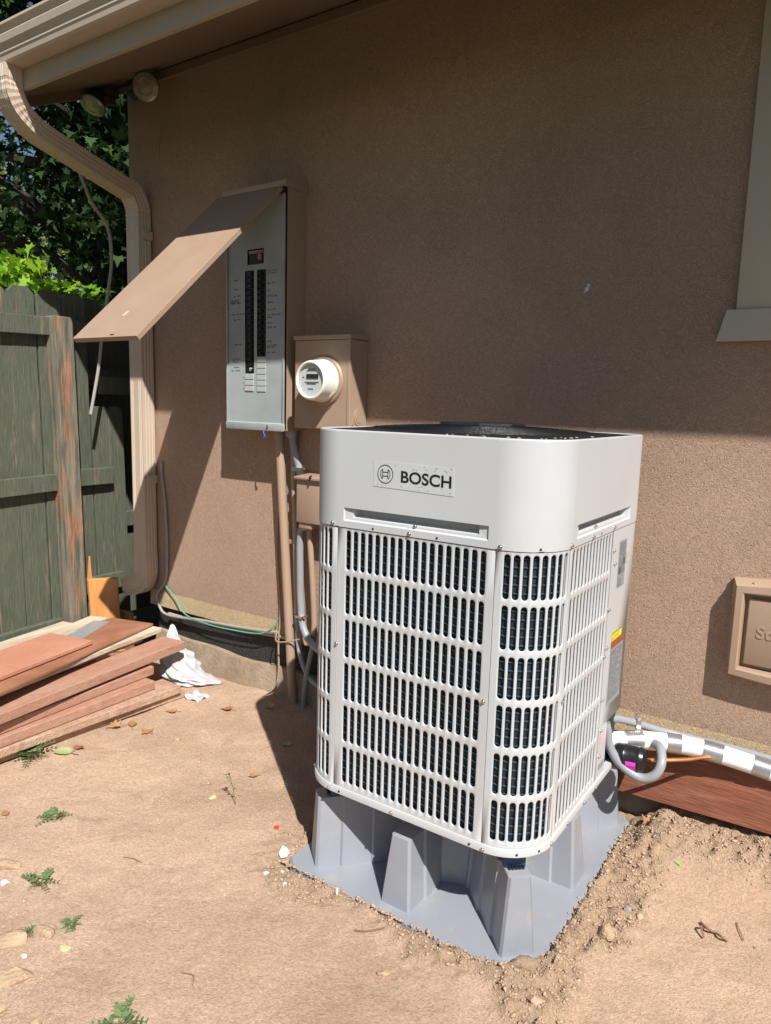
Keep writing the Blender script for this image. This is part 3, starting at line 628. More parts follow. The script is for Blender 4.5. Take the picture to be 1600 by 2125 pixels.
cond('cable', 'bx', [(-1.275, .885, .300), (-1.23, .838, .285), (-1.17, .840, .295), (-1.10, .845, .32)], .0035, 'short brown wire wrapped around the conduits near the footing', 'wire', 6)

# ------------------------------------------------------------------ recessed box cover at the right
vb = thing('wall_box_cover', 'tan moulded box cover with recessed door on the stucco wall', 'box cover', (.8, YW, .55))
def arcpanel(x0, x1, z0, z1, b, n=10):
    P = []
    for i in range(n+1): t = i/n; P.append((x0+(x1-x0)*t, z0 - b*math.sin(math.pi*t)))
    for i in range(n+1): t = i/n; P.append((x1-(x1-x0)*t, z1 + b*math.sin(math.pi*t)))
    return P
def ringloft(rings_):                                       # rings of (outline, y): open bowl shaped loft
    n = len(rings_[0][0]); m = MB(); m.loft([[(x, y, z) for x, z in o] for o, y in rings_], False, True); return m
bx0, bx1, bz0, bz1 = .628, 1.010, .560, .872
def oin(d, b): return arcpanel(bx0+d, bx1-d, bz0+d, bz1-d, b)[::-1]
m_ = ringloft([(oin(0, .010), YW-.0005), (oin(0, .010), YW-.016), (oin(.004, .010), YW-.020), (oin(.012, .010), YW-.052), (oin(.016, .010), YW-.058), (oin(.034, .006), YW-.060), (oin(.038, .004), YW-.056), (oin(.042, .002), YW-.028)])
m_.build('frame', 'bx', vb, angle=30)
MB().box((bx0+.052, YW-.046, bz0+.052), (bx1-.046, YW-.030, bz1-.052)).build('door', 'bx', vb, bevel=.004)
tm = text_mesh('Sta', .052, .001)
mb = MB(); mb.v = [(bx0+.080+v.co.x, YW-.0462-.0012*0, bz0+.142+v.co.y) for v in tm.vertices]; mb.f = [tuple(p.vertices) for p in tm.polygons]
n_ = len(mb.v); fr = list(mb.f)
mb.v += [(x, y-.0022, z) for x, y, z in mb.v]; mb.f = [tuple(i+n_ for i in f) for f in fr]
ec = {}
for f in fr:
    for a, b in zip(f, f[1:]+f[:1]): ec[(a, b)] = 1
for a, b in ec:
    if (b, a) not in ec: mb.f.append((a, b, b+n_, a+n_))
mb.build('raised_lettering', 'bx', vb, smooth=False)
for x, z in ((bx0+.009, bz1-.05), (bx0+.009, bz0+.03), (bx0+.06, bz1-.006)): MB().lathe([(.006, 0), (.005, .004)], (x, YW-.042, z), (-.4, -1, 0), 8).build('screw', 'bx', vb)

# ------------------------------------------------------------------ moulded plastic stand
st = thing('equipment_stand', 'grey moulded plastic riser stand carrying the heat pump', 'stand', (0, .4, 0))
ch = .03
pl = [(-.40+ch, -.03), (.395-ch*1.2, -.03), (.395, -.03+ch*1.2), (.395, .86-ch), (.395-ch, .86), (-.40+ch, .86), (-.40, .86-ch), (-.40, -.03+ch)]
def inset(P, d): 
    c = Vector((0, .415)); return [(x-(d if x > 0 else -d), y-(d if y > .4 else -d)) for x, y in P]
MB().loft([[(x, y, -.03) for x, y in pl], [(x, y, -.008) for x, y in pl], [(x, y, 0) for x, y in inset(pl, .006)]]).build('base_plate', 'stand', st, angle=25)
SH = .246
def fin(o, d, L0, L1, wb, wt, H=SH, back=.03, steps=3, name='leg'):
    o, d = Vector((*o, 0)), Vector((*d, 0)).normalized(); s_ = Vector((d.y, -d.x, 0))   # s_: right of d
    def outline(top):
        L = L1 - (back if top else 0); w = wt if top else wb; pts = []
        ss = [L0]; ww = [w*1.0]
        for k in range(steps):
            t0 = L0 + (L-L0)*(k+.72)/(steps+.55); g = .006
            ss += [t0, t0+.006]; ww += [w+g*(steps-k-1), w+g*(steps-k-2)] if k < steps else []
        ww[0] = ww[1]
        ss += [L-.008, L]; ww += [ww[-1], ww[-1]-.006]
        return [o + d*a + s_*b for a, b in zip(ss, ww)] + [o + d*a - s_*b for a, b in zip(ss[::-1], ww[::-1])]
    B, Tp = outline(False), outline(True)
    cc = sum(Tp, Vector())/len(Tp)
    mb = MB(); zz = [(-.002, 0), (.004, .02), (H-.010, .96), (H-.002, 1.0)]
    rings = [[b.lerp(t, k) + Vector((0, 0, z)) for b, t in zip(B, Tp)] for z, k in zz]
    rings.append([p + (Vector((cc.x, cc.y, 0))-Vector((p.x, p.y, 0))).normalized()*.008 + Vector((0, 0, H)) for p in Tp])
    mb.loft([r[::-1] for r in rings]); return mb.build(name, 'stand', st, angle=22)
ctr = (0, .405)
for dx, dy in ((.332, -.365), (-.332, -.365), (.332, .405), (-.332, .405)):
    L = math.hypot(dx, dy); fin(ctr, (dx, dy), .16, L+.006, .053, .036, H=.213, back=.010); fin(ctr, (dx, dy), .12, L-.125, .034, .026, H=SH, back=.004, steps=1, name='leg_riser')
fin((-.018, .405), (0, -1), .14, .402, .054, .037, H=.198, back=.020, steps=2); fin((0, .405), (0, 1), .14, .42, .054, .037, H=.198, back=.020, steps=2)
fin((0, .420), (1, 0), .14, .362, .058, .037, H=.200, back=.018, steps=2); fin((0, .420), (-1, 0), .14, .362, .058, .037, H=.200, back=.018, steps=2)
core = []
for k in range(48):
    a = 2*math.pi*k/48; r = .225 + (.006 if k % 4 < 2 else -.006); core.append((a, r))
MB().loft([[(math.cos(a)*r*1.02, .405+math.sin(a)*r*1.02, -.002) for a, r in core], [(math.cos(a)*r*.93, .405+math.sin(a)*r*.93, .232) for a, r in core]]).build('centre_block', 'stand', st, angle=22)
for sx, sy in ((1, 0), (-1, 0), (1, 1), (-1, 1)):
    d = Vector((.67*sx, -.74 if sy == 0 else .77, 0)).normalized(); s_ = Vector((-d.y, d.x, 0)); pc = Vector((0, .405, 0)) + d*(.418 if sy == 0 else .44); x, y = pc.x, pc.y
    pad = MB().obox((x, y, .2408), s_*.027, -d*.034, (0, 0, .0268)).build('blue_pad', 'blue', st, bevel=.002)
    e = Vector((x, y, 0))+d*.034
    mb = MB()
    for k in range(5): mb.obox((e.x+s_.x*(k-2)*.009+d.x*.004, e.y+s_.y*(k-2)*.009+d.y*.004, .2175), s_*.003, -d*.005, (0, 0, .0035))
    mb.build('pad_teeth', 'black', pad, smooth=False)

# ------------------------------------------------------------------ heat pump
H2, RC, W = .37, .134, .74
ZB, ZS, ZT = .294, 1.044, 1.306
hp = thing('heat_pump', 'light grey heat pump unit with slotted grilles on plastic stand', 'heat pump', (0, .37, .268))
def flat(o, t, n):
    o, t, n = Vector(o), Vector(t), Vector(n); return lambda s, z, d: o + t*s + Vector((0, 0, z)) - n*d
def curved(c, a0, r):
    return lambda s, z, d: Vector((c[0] + (r-d)*math.cos(a0+s/r), c[1] + (r-d)*math.sin(a0+s/r), z))
LA = math.pi/2*RC; LF = W-2*RC
RR = .058
f_front = flat((-H2+RC, 0, 0), (1, 0, 0), (0, -1, 0)); f_right = flat((H2, RC, 0), (0, 1, 0), (1, 0, 0)); f_left = flat((-H2, W-RR, 0), (0, -1, 0), (-1, 0, 0))
f_cr = curved((H2-RC, RC), -math.pi/2, RC); f_cl = curved((-H2+RC, RC), math.pi, RC)
ROWZ = [(.309, .416), (.432, .539), (.556, .663), (.679, .787), (.803, .912), (.927, 1.036)]
def stad(cx, cz, w, h, n=5):
    a = h/2 - w/2; P = [(cx+w/2, cz-a), (cx+w/2, cz+a)]
    for k in range(1, n): t = math.pi*k/n; P.append((cx+w/2*math.cos(t), cz+a+w/2*math.sin(t)))
    P += [(cx-w/2, cz+a), (cx-w/2, cz-a)]
    for k in range(1, n): t = math.pi + math.pi*k/n; P.append((cx+w/2*math.cos(t), cz-a+w/2*math.sin(t)))
    return P
def rectring(x0, x1, z0, z1, n=5):
    P = [(x1, z0), (x1, z1)] + [(x1+(x0-x1)*k/n, z1) for k in range(1, n)] + [(x0, z1), (x0, z0)] + [(x0+(x1-x0)*k/n, z0) for k in range(1, n)]
    return P
def grille(name, F, length, s0, s1, ncol, sw, zb=ZB, zt=ZS, gap=.0012, label=None):
    mb = MB(); pitch = (s1-s0)/ncol; zmid = [zb+.0006] + [(ROWZ[i][1]+ROWZ[i+1][0])/2 for i in range(5)] + [zt-.0012]
    def ring(pts, d): return [F(s, z, d) for s, z in pts]
    for i in range(ncol):
        for j, (a, b) in enumerate(ROWZ):
            x0, x1 = s0+i*pitch, s0+(i+1)*pitch; cx, cz = (x0+x1)/2, (a+b)/2
            r0 = rectring(x0, x1, zmid[j], zmid[j+1]); r1 = stad(cx, cz, sw+.0034, b-a+.0034); r2 = stad(cx, cz, sw+.0010, b-a+.0010); r3 = stad(cx, cz, sw, b-a)
            mb.loft([ring(r0, 0), ring(r1, 0), ring(r2, .0008), ring(r3, .0018), ring(r3, .0036)], False, False)
    for (u0, u1) in ((gap, s0), (s1, length-gap)):
        nsub = max(1, int((u1-u0)/.012))
        for k in range(nsub):
            a, b = u0+(u1-u0)*k/nsub, u0+(u1-u0)*(k+1)/nsub
            for j in range(6): mb.add([F(a, zmid[j], 0), F(b, zmid[j], 0), F(b, zmid[j+1], 0), F(a, zmid[j+1], 0)], [(0, 1, 2, 3)])
    for u in (gap, length-gap):                              # folded edges
        q = [F(u, zmid[0], 0), F(u, zmid[-1], 0), F(u, zmid[-1], .012), F(u, zmid[0], .012)]
        mb.add(q, [(0, 1, 2, 3) if u < length/2 else (3, 2, 1, 0)])
    return mb.build(name, 'unit', hp, merge=2e-5, angle=50)
grille('grille_panel', f_front, LF, .0245, LF-.0205, 18, .0150)
grille('grille_panel', f_cr, LA, .017, LA-.009, 8, .0156)
grille('grille_panel', f_cl, LA, .009, LA-.017, 8, .0156)
YBP = .472
grille('grille_panel', f_right, YBP-RC, .014, YBP-RC-.012, 12, .0148)
grille('grille_panel', f_left, W-RR-RC, .03, W-RR-RC-.02, 21, .0128)
# perimeter (counter-clockwise from left-rear) used by pan, shroud, coil
def perim(d=0, n=14, back=True, extra=0):
    P = []
    def a(c, r, t0, t1, m):
        for k in range(m+1): t = t0+(t1-t0)*k/m; P.append((c[0]+(r-d)*math.cos(t), c[1]+(r-d)*math.sin(t)))
    a((-H2+RC, RC), RC, math.pi, 1.5*math.pi, n); a((H2-RC, RC), RC, -math.pi/2, 0, n)
    a((H2-RR, W-RR), RR, 0, math.pi/2, 7); a((-H2+RR, W-RR), RR, math.pi/2, math.pi, 7)
    return P
def pring(d, z): return [(x, y, z) for x, y in perim(d)]
MB().loft([pring(.03, .2685), pring(.004, .2685), pring(-.004, .272), pring(-.005, .290), pring(-.003, .2938), pring(.004, .2938), pring(.02, .2938)], True, True).build('base_pan', 'unit', hp, angle=40)
MB().loft([pring(.0135, .2945), pring(.0135, 1.04)], False, False).build('coil', 'coil', hp)
mb = MB()
co = [(-H2+.0112, .68)] + [(x, y) for x, y in perim(.0112)[:15]] + [(x, y) for x, y in perim(.0112)[15:30]] + [(H2-.0112, .46)]
z = .305
while z < 1.04:
    mb.tube([(x, y, z) for x, y in co], .0022, 5); z += .0212
mb.build('coil_tubes', 'tube', hp)
for x, y in ((-H2+RC, .0068), (H2-RC, .0068), (H2-.0068, RC), (-H2+.0068, RC), (H2-.0068, YBP)):
    MB().box((x-(.012 if y < .02 else .0015), y-(.0015 if y < .02 else .012), ZB+.001), (x+(.012 if y < .02 else .0015), y+(.0015 if y < .02 else .012), ZS-.001)).build('corner_post', 'unit', hp, smooth=False)
# service panel with rounded rear corner, valve recess below
mb = MB(); P = [(H2, YBP+.0015), (H2, W-RR)] + [(H2-RR+RR*math.cos(t), W-RR+RR*math.sin(t)) for t in np.linspace(.15, math.pi/2, 8)] + [(-H2+RR, W)]
mb.loft([[(x, y, .452) for x, y in P], [(x, y, ZS-.0012) for x, y in P]], False, False, closed=False)
mb.add([(H2, YBP+.0015, .2945), (H2, .553, .2945), (H2, .553, .452), (H2, YBP+.0015, .452)], [(0, 1, 2, 3)])
mb.add([(H2, .553, .2945), (H2-.03, .553, .2945), (H2-.03, .553, .452), (H2, .553, .452)], [(0, 1, 2, 3)])
mb.add([(H2-.03, .553, .2945), (H2-.03, .72, .2945), (H2-.03, .72, .452), (H2-.03, .553, .452)], [(0, 1, 2, 3)])
mb.add([(H2, .553, .452), (H2-.03, .553, .452), (H2-.03, .74, .452), (H2, .74-RR, .452)], [(0, 1, 2, 3)])
sp = mb.build('service_panel', 'unit', hp, merge=1e-5)
mb = MB(); P = [(H2-.04, W-.03), (-H2+.03, W-.03)]
mb.loft([[(x, y+.0, .2945) for x, y in P], [(x, y, 1.04) for x, y in P]], False, False, closed=False); mb.build('rear_coil_guard', 'dark', hp)
XL = H2+.0007
def lab(name, mat, y0, y1, z0, z1, par_=sp, x=XL): return MB().add([(x, y0, z0), (x, y1, z0), (x, y1, z1), (x, y0, z1)], [(0, 1, 2, 3)]).build(name, mat, par_, smooth=False)
def lines(par_name, y0, y1, z0, z1, n, seed, mat='lab_text', th=.35, x=XL+.0006):
    r = random.Random(seed); mb = MB(); dz = (z1-z0)/n
    for k in range(n):
        y = y0
        while y < y1-.004:
            w = r.uniform(.006, .02); b = min(y+w, y1)
            if r.random() < .85: mb.add([(x, y, z0+k*dz), (x, b, z0+k*dz), (x, b, z0+(k+th)*dz), (x, y, z0+(k+th)*dz)], [(0, 1, 2, 3)])
            y = b+.0025
    return mb.build(par_name, mat, sp, smooth=False)
lab('rating_label', 'lab_grey', .543, .612, .864, 1.004); lines('label_print', .547, .608, .905, 1.0, 18, 1); lines('label_print', .547, .58, .868, .90, 8, 3)
lab('label_print', 'lab_text', .548, .566, .905, .925, x=XL+.001); lab('label_print', 'lab_text', .588, .604, .93, .95, x=XL+.001)
lab('small_label', 'trim', .620, .645, .925, .96)
lab('warning_label', 'lab_yel', .532, .628, .705, .731); lines('label_print', .536, .60, .708, .726, 4, 5); lab('label_print', 'lab_text', .534, .626, .7275, .7305, x=XL+.001)
lab('danger_label', 'lab_red', .530, .648, .682, .7045); lab('instruction_label', 'lab_grey', .530, .655, .505, .6815); lines('label_print', .535, .65, .52, .678, 26, 7)
lab('pink_sticker', 'pink', .495, .545, .400, .424); lab('small_label', 'lab_grey', .495, .545, .318, .336)
# top shroud with hand-grip recesses
mb = MB()
z_lo, z_hi = 1.0625, 1.0985
def shroud_flat(F, L, g0, g1, z0=1.0625, z1=1.0985, dep=.028):
    zs_ = [ZS+.0008, ZS+.0035, z0, z1, ZT-.0085, ZT-.004]
    ss = [0, .004, g0, g1, L-.004, L]
    for i in range(5):
        for j in range(5):
            if i == 2 and j == 2: continue
            mb.add([F(ss[i], zs_[j], 0), F(ss[i+1], zs_[j], 0), F(ss[i+1], zs_[j+1], 0), F(ss[i], zs_[j+1], 0)], [(0, 1, 2, 3)])
    e = .028; zm = z0+.010; e2 = .008
    A = [F(g0, z0, 0), F(g1, z0, 0), F(g1, z1, 0), F(g0, z1, 0)]
    B = [F(g0+.003, z0+.004, .005), F(g1-.003, z0+.004, .005), F(g1-.003, z1-.001, .005), F(g0+.003, z1-.001, .005)]
    Cc = [F(g0+e, zm, .007), F(g1-e, zm, .007), F(g1-e, z1-.002, .007), F(g0+e, z1-.002, .007)]
    D = [F(g0+e+e2, zm+.007, dep), F(g1-e-e2, zm+.007, dep), F(g1-e-e2, z1-.002, dep), F(g0+e+e2, z1-.002, dep)]
    for a_, b_ in ((A, B), (B, Cc), (Cc, D)):
        mb.add(a_+b_, [(0, 1, 5, 4), (1, 2, 6, 5), (2, 3, 7, 6), (3, 0, 4, 7)])
    mb.add(D, [(0, 1, 2, 3)])
def shroud_strip(F, L, n):
    for k in range(n):
        a, b = L*k/n, L*(k+1)/n
        for q0, q1 in ((ZS+.0008, ZS+.0035), (ZS+.0035, z_lo), (z_lo, z_hi), (z_hi, ZT-.0085), (ZT-.0085, ZT-.004)): mb.add([F(a, q0, 0), F(b, q0, 0), F(b, q1, 0), F(a, q1, 0)], [(0, 1, 2, 3)])
off = lambda F: (lambda s, z, d: F(s, z, d-.0022))
shroud_flat(off(f_front), LF, .020, LF-.020)
f_rs = off(f_right); LR = W-RC-RR
shroud_flat(f_rs, LR, .031, LR-.062)
shroud_flat(off(f_left), W-RR-RC, .062, W-RR-RC-.031)
f_crs = curved((H2-RC, RC), -math.pi/2, RC); 
def curvo(c, a0, r, e=.0022): return lambda s, z, d: Vector((c[0]+(r+e-d)*math.cos(a0+s/r), c[1]+(r+e-d)*math.sin(a0+s/r), z))
shroud_strip(curvo((H2-RC, RC), -math.pi/2, RC), LA, 16); shroud_strip(curvo((-H2+RC, RC), math.pi, RC), LA, 16)
shroud_strip(curvo((H2-RR, W-RR), 0, RR), math.pi/2*RR, 8); shroud_strip(curvo((-H2+RR, W-RR), math.pi/2, RR), math.pi/2*RR, 8)
shroud_strip(lambda s, z, d: Vector((H2-RR-s, W+.0022-d, z)), W-2*RR, 1)
rim = [(-.0022, ZT-.004), (-.0016, ZT-.0015), (.000, ZT), (.004, ZT+.0005), (.009, ZT-.001), (.010, ZT-.006), (.022, ZT-.007)]
mb.loft([pring(d, z) for d, z in rim], False, False)
mb.loft([pring(-.0022, ZS+.0008), pring(.003, ZS+.0008)][::-1], False, False)
shroud = mb.build('top_shroud', 'unit', hp, merge=3e-5, angle=32)
MB().obox((H2+.0024, RC+.0005, (ZS+ZT)/2), (.0004, 0, 0), (0, .0011, 0), (0, 0, (ZT-ZS)/2-.006)).build('seam_edge', 'unit', shroud, smooth=False)
# fan guard on top
top = MB(); top.loft([pring(.021, ZT-.012), pring(.021, ZT-.004), pring(.024, ZT-.0025), pring(.05, ZT-.001)], False, False)
cR = .318
inner = [(math.cos(2*math.pi*k/72)*cR, .37+math.sin(2*math.pi*k/72)*cR) for k in range(72)]
po = perim(.05); 
# plate between rounded square and round opening: sample the square by angle
def sq(th, d):
    best = None; dx, dy = math.cos(th), math.sin(th)
    P = perim(d); c = (0, .37)
    for (x0, y0), (x1, y1) in zip(P, P[1:]+P[:1]):
        ex_, ey_ = x1-x0, y1-y0; den = dx*ey_-dy*ex_
        if abs(den) < 1e-9: continue
        t = ((x0-c[0])*ey_-(y0-c[1])*ex_)/den; u = ((x0-c[0])*dy-(y0-c[1])*dx)/den
        if t > 0 and -1e-6 <= u <= 1+1e-6: best = t if best is None else max(best, t)
    return best
sqr = [(math.cos(2*math.pi*k/72)*sq(2*math.pi*k/72, .0225), .37+math.sin(2*math.pi*k/72)*sq(2*math.pi*k/72, .0225), ZT-.002) for k in range(72)]
top.loft([sqr, [(x, y, ZT+.004) for x, y in inner], [(x*.97, .37+(y-.37)*.97, ZT-.012) for x, y in inner], [(x*.96, .37+(y-.37)*.96, ZT-.16) for x, y in inner]], False, True)
fg = top.build('fan_guard', 'fan', hp, angle=30)
mb = MB()
for k in range(1, 20):
    r = .055+k*.0137; zc = ZT+.004+.013*(1-(r/cR)**2)
    mb.tube([(math.cos(2*math.pi*i/40)*r, .37+math.sin(2*math.pi*i/40)*r, zc) for i in range(41)], .0017, 4)
for k in range(16):
    a = 2*math.pi*k/16
    mb.tube([(math.cos(a)*r, .37+math.sin(a)*r, ZT+.002+.013*(1-(r/cR)**2)) for r in np.linspace(.05, cR+.004, 8)], .0022, 4)
mb.build('guard_wires', 'fan', fg)
mb = MB()
for k in range(3):
    a = 2*math.pi*k/3; rings = []
    for r in np.linspace(.05, .29, 6):
        w = .32+.5*(r/.29); rings.append([(r*math.cos(a+t*w), .37+r*math.sin(a+t*w), ZT-.10+.05*t) for t in np.linspace(-1, 1, 6)])
    mb.loft(rings, False, False, closed=False)
mb.build('fan_blades', 'black', hp)
oc = [(.118*math.cos(R(22.5+45*k))*1.05, .37+.118*math.sin(R(22.5+45*k))*1.05) for k in range(8)]
MB().loft([[(x, y, ZT+.008) for x, y in oc], [(x, y, ZT+.020) for x, y in oc], [(x*.96, .37+(y-.37)*.96, ZT+.0245) for x, y in oc]]).build('motor_cap', 'fan', fg, angle=25)
# white paint scuffs on the black edge
mb = MB()
for k in range(26):
    th = random.uniform(R(-90), R(-5)) if k < 14 else random.uniform(R(-180), R(0)); r = sq(th, .03 + random.uniform(0, .03)); 
    mb.obox((math.cos(th)*r, .37+math.sin(th)*r, ZT+.0006), (random.uniform(.001, .004), 0, 0), (0, random.uniform(.001, .002), 0), (0, 0, .0008))
mb.build('paint_scuffs', 'whitechip', fg, smooth=False)
# screws
scr = MB().lathe([(.0056, 0), (.0058, .0012), (.0038, .0016), (.0036, .0048), (.0028, .0054)], (0, 0, 0), (0, 0, 1), 10)
first = None
def screw(pos, nrm):
    global first
    if first is None: first = scr.build('screw', 'zinc', None, origin=(0, 0, 0)); o = first; o.parent = hp; o.location = Vector(pos)-wloc(hp)
    else: o = inst(first, 'screw', hp, pos)
    o.rotation_euler = Vector(nrm).to_track_quat('Z', 'Y').to_euler()
def onf(F, s, z, d=0): 
    p = F(s, z, d); q = F(s, z, d+.01); return p, (p-q)
def scrF(F, s, z, d=-.001): screw(*onf(F, s, z, d))
of, orr, ocr, ocl = f_front, f_right, f_cr, f_cl
scrF(of, -.016, ZS+.009, -.0025); scrF(of, LF/2-.005, ZS+.0085, -.0025); scrF(of, LF/2+.008, 1.072, .004); scrF(of, LF+.012, ZS+.0085, -.0025)
scrF(ocr, LA-.004, ZS+.009, -.0025); scrF(orr, .155, ZS+.0085, -.0025); scrF(orr, .185, 1.075, .004); scrF(orr, .335, ZS+.010, -.0025)
scrF(of, .003, .714); scrF(of, LF-.012, .664); scrF(orr, .006, .655); scrF(orr, YBP-RC+.016, .985); scrF(orr, YBP-RC+.03, .945); scrF(orr, YBP-RC+.006, .815); scrF(orr, YBP-RC+.012, .70); scrF(orr, YBP-RC-.006, .678)
scrF(orr, YBP-RC+.004, .545); scrF(orr, YBP-RC+.02, .445); scrF(orr, YBP-RC+.02, .365)
for F, s in ((of, -.012), (of, .205), (of, LF+.008), (ocr, LA-.012), (orr, .10), (orr, .23), (orr, .33), (ocl, .06)): scrF(F, s, .281, -.006)
mb = MB()
for F, s, z in ((of, .118, ZS+.0075), (of, .312, ZS+.0075), (ocr, .105, ZS+.0075), (orr, .225, ZS+.0075), (of, .025, .281), (of, LF-.03, .281), (ocr, .09, .281), (ocr, .15, .281)):
    p, n_v = onf(F, s, z, -.0056 if z < .4 else -.0025); mb.lathe([(.0032, 0), (.0032, .0006)], p, n_v, 8)
mb.build('screw_hole', 'dark', hp)
# badge: clear film, emblem, lettering
FY = -.0022
bd = MB().obox((-.0005, FY-.0006, 1.196), (.119, 0, -.003), (0, .0004, 0), (0, 0, .034)).build('badge', 'film', shroud, smooth=False)
ecx, ecz = -.0825, 1.1985
def annulus(mb, r0, r1, a0=0, a1=2*math.pi, n=40, y=FY-.0014):
    P = []; 
    for k in range(n+1): t = a0+(a1-a0)*k/n; P += [(ecx+r0*math.cos(t), y, ecz+r0*math.sin(t)), (ecx+r1*math.cos(t), y, ecz+r1*math.sin(t))]
    mb.add(P, [(2*k+1, 2*k, 2*k+2, 2*k+3) for k in range(n)])
def bar(mb, x0, z0, x1, z1, w=.0011, y=FY-.00145):
    d = Vector((x1-x0, 0, z1-z0)).normalized()*w; n_ = Vector((-d.z, 0, d.x))
    mb.add([(x0-n_.x, y, z0-n_.z), (x1-n_.x, y, z1-n_.z), (x1+n_.x, y, z1+n_.z), (x0+n_.x, y, z0+n_.z)], [(0, 1, 2, 3)])
mb = MB(); annulus(mb, .0222, .0244)
aa = R(56)
for s in (1, -1):
    c0 = 0 if s > 0 else math.pi
    annulus(mb, .0138, .0158, c0-aa, c0+aa, 20)
    xx, zz_ = .0148*math.cos(aa)*s, .0148*math.sin(aa)
    bar(mb, ecx+xx, ecz-zz_, ecx+xx, ecz+zz_)
for z in (-.0050, .0050): bar(mb, ecx-.0083, ecz+z, ecx+.0083, ecz+z)
mb.build('emblem', 'logo', bd, smooth=False)
tm = text_mesh('BOSCH', .0425, .0010)
xs_ = [v.co.x for v in tm.vertices]; zs_ = [v.co.y for v in tm.vertices]; tw = max(xs_)-min(xs_); th_ = max(zs_)-min(zs_)
mb = MB(); mb.v = [(-.0345 + (v.co.x-min(xs_))/tw*.146, FY-.0014, 1.1805 - .003*(v.co.x-min(xs_))/tw + (v.co.y-min(zs_))/th_*.0305) for v in tm.vertices]; mb.f = [tuple(p.vertices) for p in tm.polygons]
mb.build('lettering', 'logo', bd, smooth=False)
mb = MB(); r = random.Random(5)
for k in range(46):
    x, z = r.uniform(-.115, .115), r.choice([r.uniform(1.166, 1.178), r.uniform(1.214, 1.227)]); s = r.uniform(.0006, .0022)
    mb.lathe([(s, 0), (s*.6, .0002)], (x, FY-.0011, z), (0, -1, 0), 7)
mb.build('air_bubble', 'lab_grey', bd, smooth=False)

# ------------------------------------------------------------------ refrigerant lines at the right
ins = thing('insulated_line', 'white insulated refrigerant line with silver tape bands along the wall', 'pipe', (.5, .78, .30))
lp = spline([(.335, .66, .335), (.38, .70, .337), (.44, .745, .337), (.53, .785, .336), (.61, .803, .333), (.70, .82, .322), (.80, .832, .308), (.95, .84, .285), (1.3, .85, .25)], 24)
MB().tube(lp, .029, 20).build('foam_sleeve', 'insul', ins)
n_ = len(lp)
def band(t0, t1, r, mat, nm): 
    a, b = [min(range(n_), key=lambda k: abs(lp[k].x-t)) for t in (t0, t1)]; MB().tube([lp[k] for k in range(a, b+1)], r, 20).build(nm, mat, ins)
for t0, t1 in ((.385, .43), (.500, .542), (.603, .658), (.742, .79), (.93, 1.0)): band(t0, t1, .0315, 'foil', 'tape_band')
cop = cond('copper_line', 'copper', [(.455, .665, .307), (.48, .675, .312), (.53, .70, .318), (.575, .735, .320), (.62, .775, .325), (.68, .81, .325)], .0065, 'bare copper refrigerant line leaving the black filter drier', 'pipe', 8)
dr = thing('filter_drier', 'black filter drier canister with magenta label', 'filter drier', (.41, .66, .28))
a = Vector((1, .10, .03)).normalized(); do = Vector((.352, .652, .306))
can = MB().lathe([(.006, -.03), (.008, 0), (.022, .012), (.036, .022), (.0395, .03), (.0395, .048), (.0410, .051), (.0395, .054), (.0395, .094), (.0410, .097), (.0395, .100), (.037, .108), (.016, .115), (.007, .118), (.0065, .130)], do, a, 24).build('canister', 'drier', dr)
def patch(nm, mat, h0, h1, t0, t1, r, par_):
    t = Vector((0, -1, .1)); t = (t-a*t.dot(a)).normalized(); b = a.cross(t); P = []; F = []
    for k in range(9):
        an = t0+(t1-t0)*k/8; v = math.cos(an)*t + math.sin(an)*b
        P += [do+a*h0+v*r, do+a*h1+v*r]
    mb = MB().add(P, [(2*k, 2*k+1, 2*k+3, 2*k+2) for k in range(8)]); return mb.build(nm, mat, par_, smooth=False)
mg = patch('magenta_label', 'magenta', .060, .090, .0, 1.65, .0402, can)
for k in range(4): patch('label_print', 'lab_text', .064, .086, .35+.28*k, .42+.28*k, .0405, mg)
cond('conduit', 'pvc', [(.352, .60, .425), (.358, .602, .40), (.366, .61, .35), (.392, .625, .302), (.431, .635, .272), (.468, .64, .263), (.500, .645, .283), (.512, .66, .318), (.497, .70, .345), (.47, .74, .34)], .0145, 'grey flexible conduit looping below the black filter drier', seg=12, rib=.97, n=16)
f2 = cond('conduit', 'pvc', [(.335, .66, .412), (.36, .70, .404), (.40, .76, .380), (.45, .82, .350), (.53, .868, .330), (.64, .878, .328), (.74, .88, .326), (.84, .88, .318), (1.2, .885, .27)], .0125, 'grey conduit clamped to the wall above the insulated line', seg=12, rib=.97, n=14)
mb = MB(); mb.obox((.408, .768, .378), (.006, .003, 0), (-.008, .016, 0), (0, 0, .016)); mb.obox((.406, .765, .401), (.009, .004, 0), (-.001, .003, 0), (0, 0, .010)); mb.lathe([(.006, 0), (.006, .006)], (.407, .761, .403), (.3, -1, 0), 8); mb.build('clamp', 'zinc', f2)
# plank on edge behind the stand
pk = MB(); xs = np.linspace(.24, 1.9, 26); rings = []
for i, x in enumerate(xs):
    zb_ = .104+.030*(x-.36); yl = .815
    rings.append([(x, yl, zb_), (x, yl+.036, zb_-.003), (x, yl+.062, zb_+.172), (x, yl+.026, zb_+.176)])
pk.loft([r for r in rings]); tag(pk.build('plank', 'plank', None, angle=25, origin=(.8, .82, .1)), 'red brown wooden plank on edge below the insulated line', 'plank')

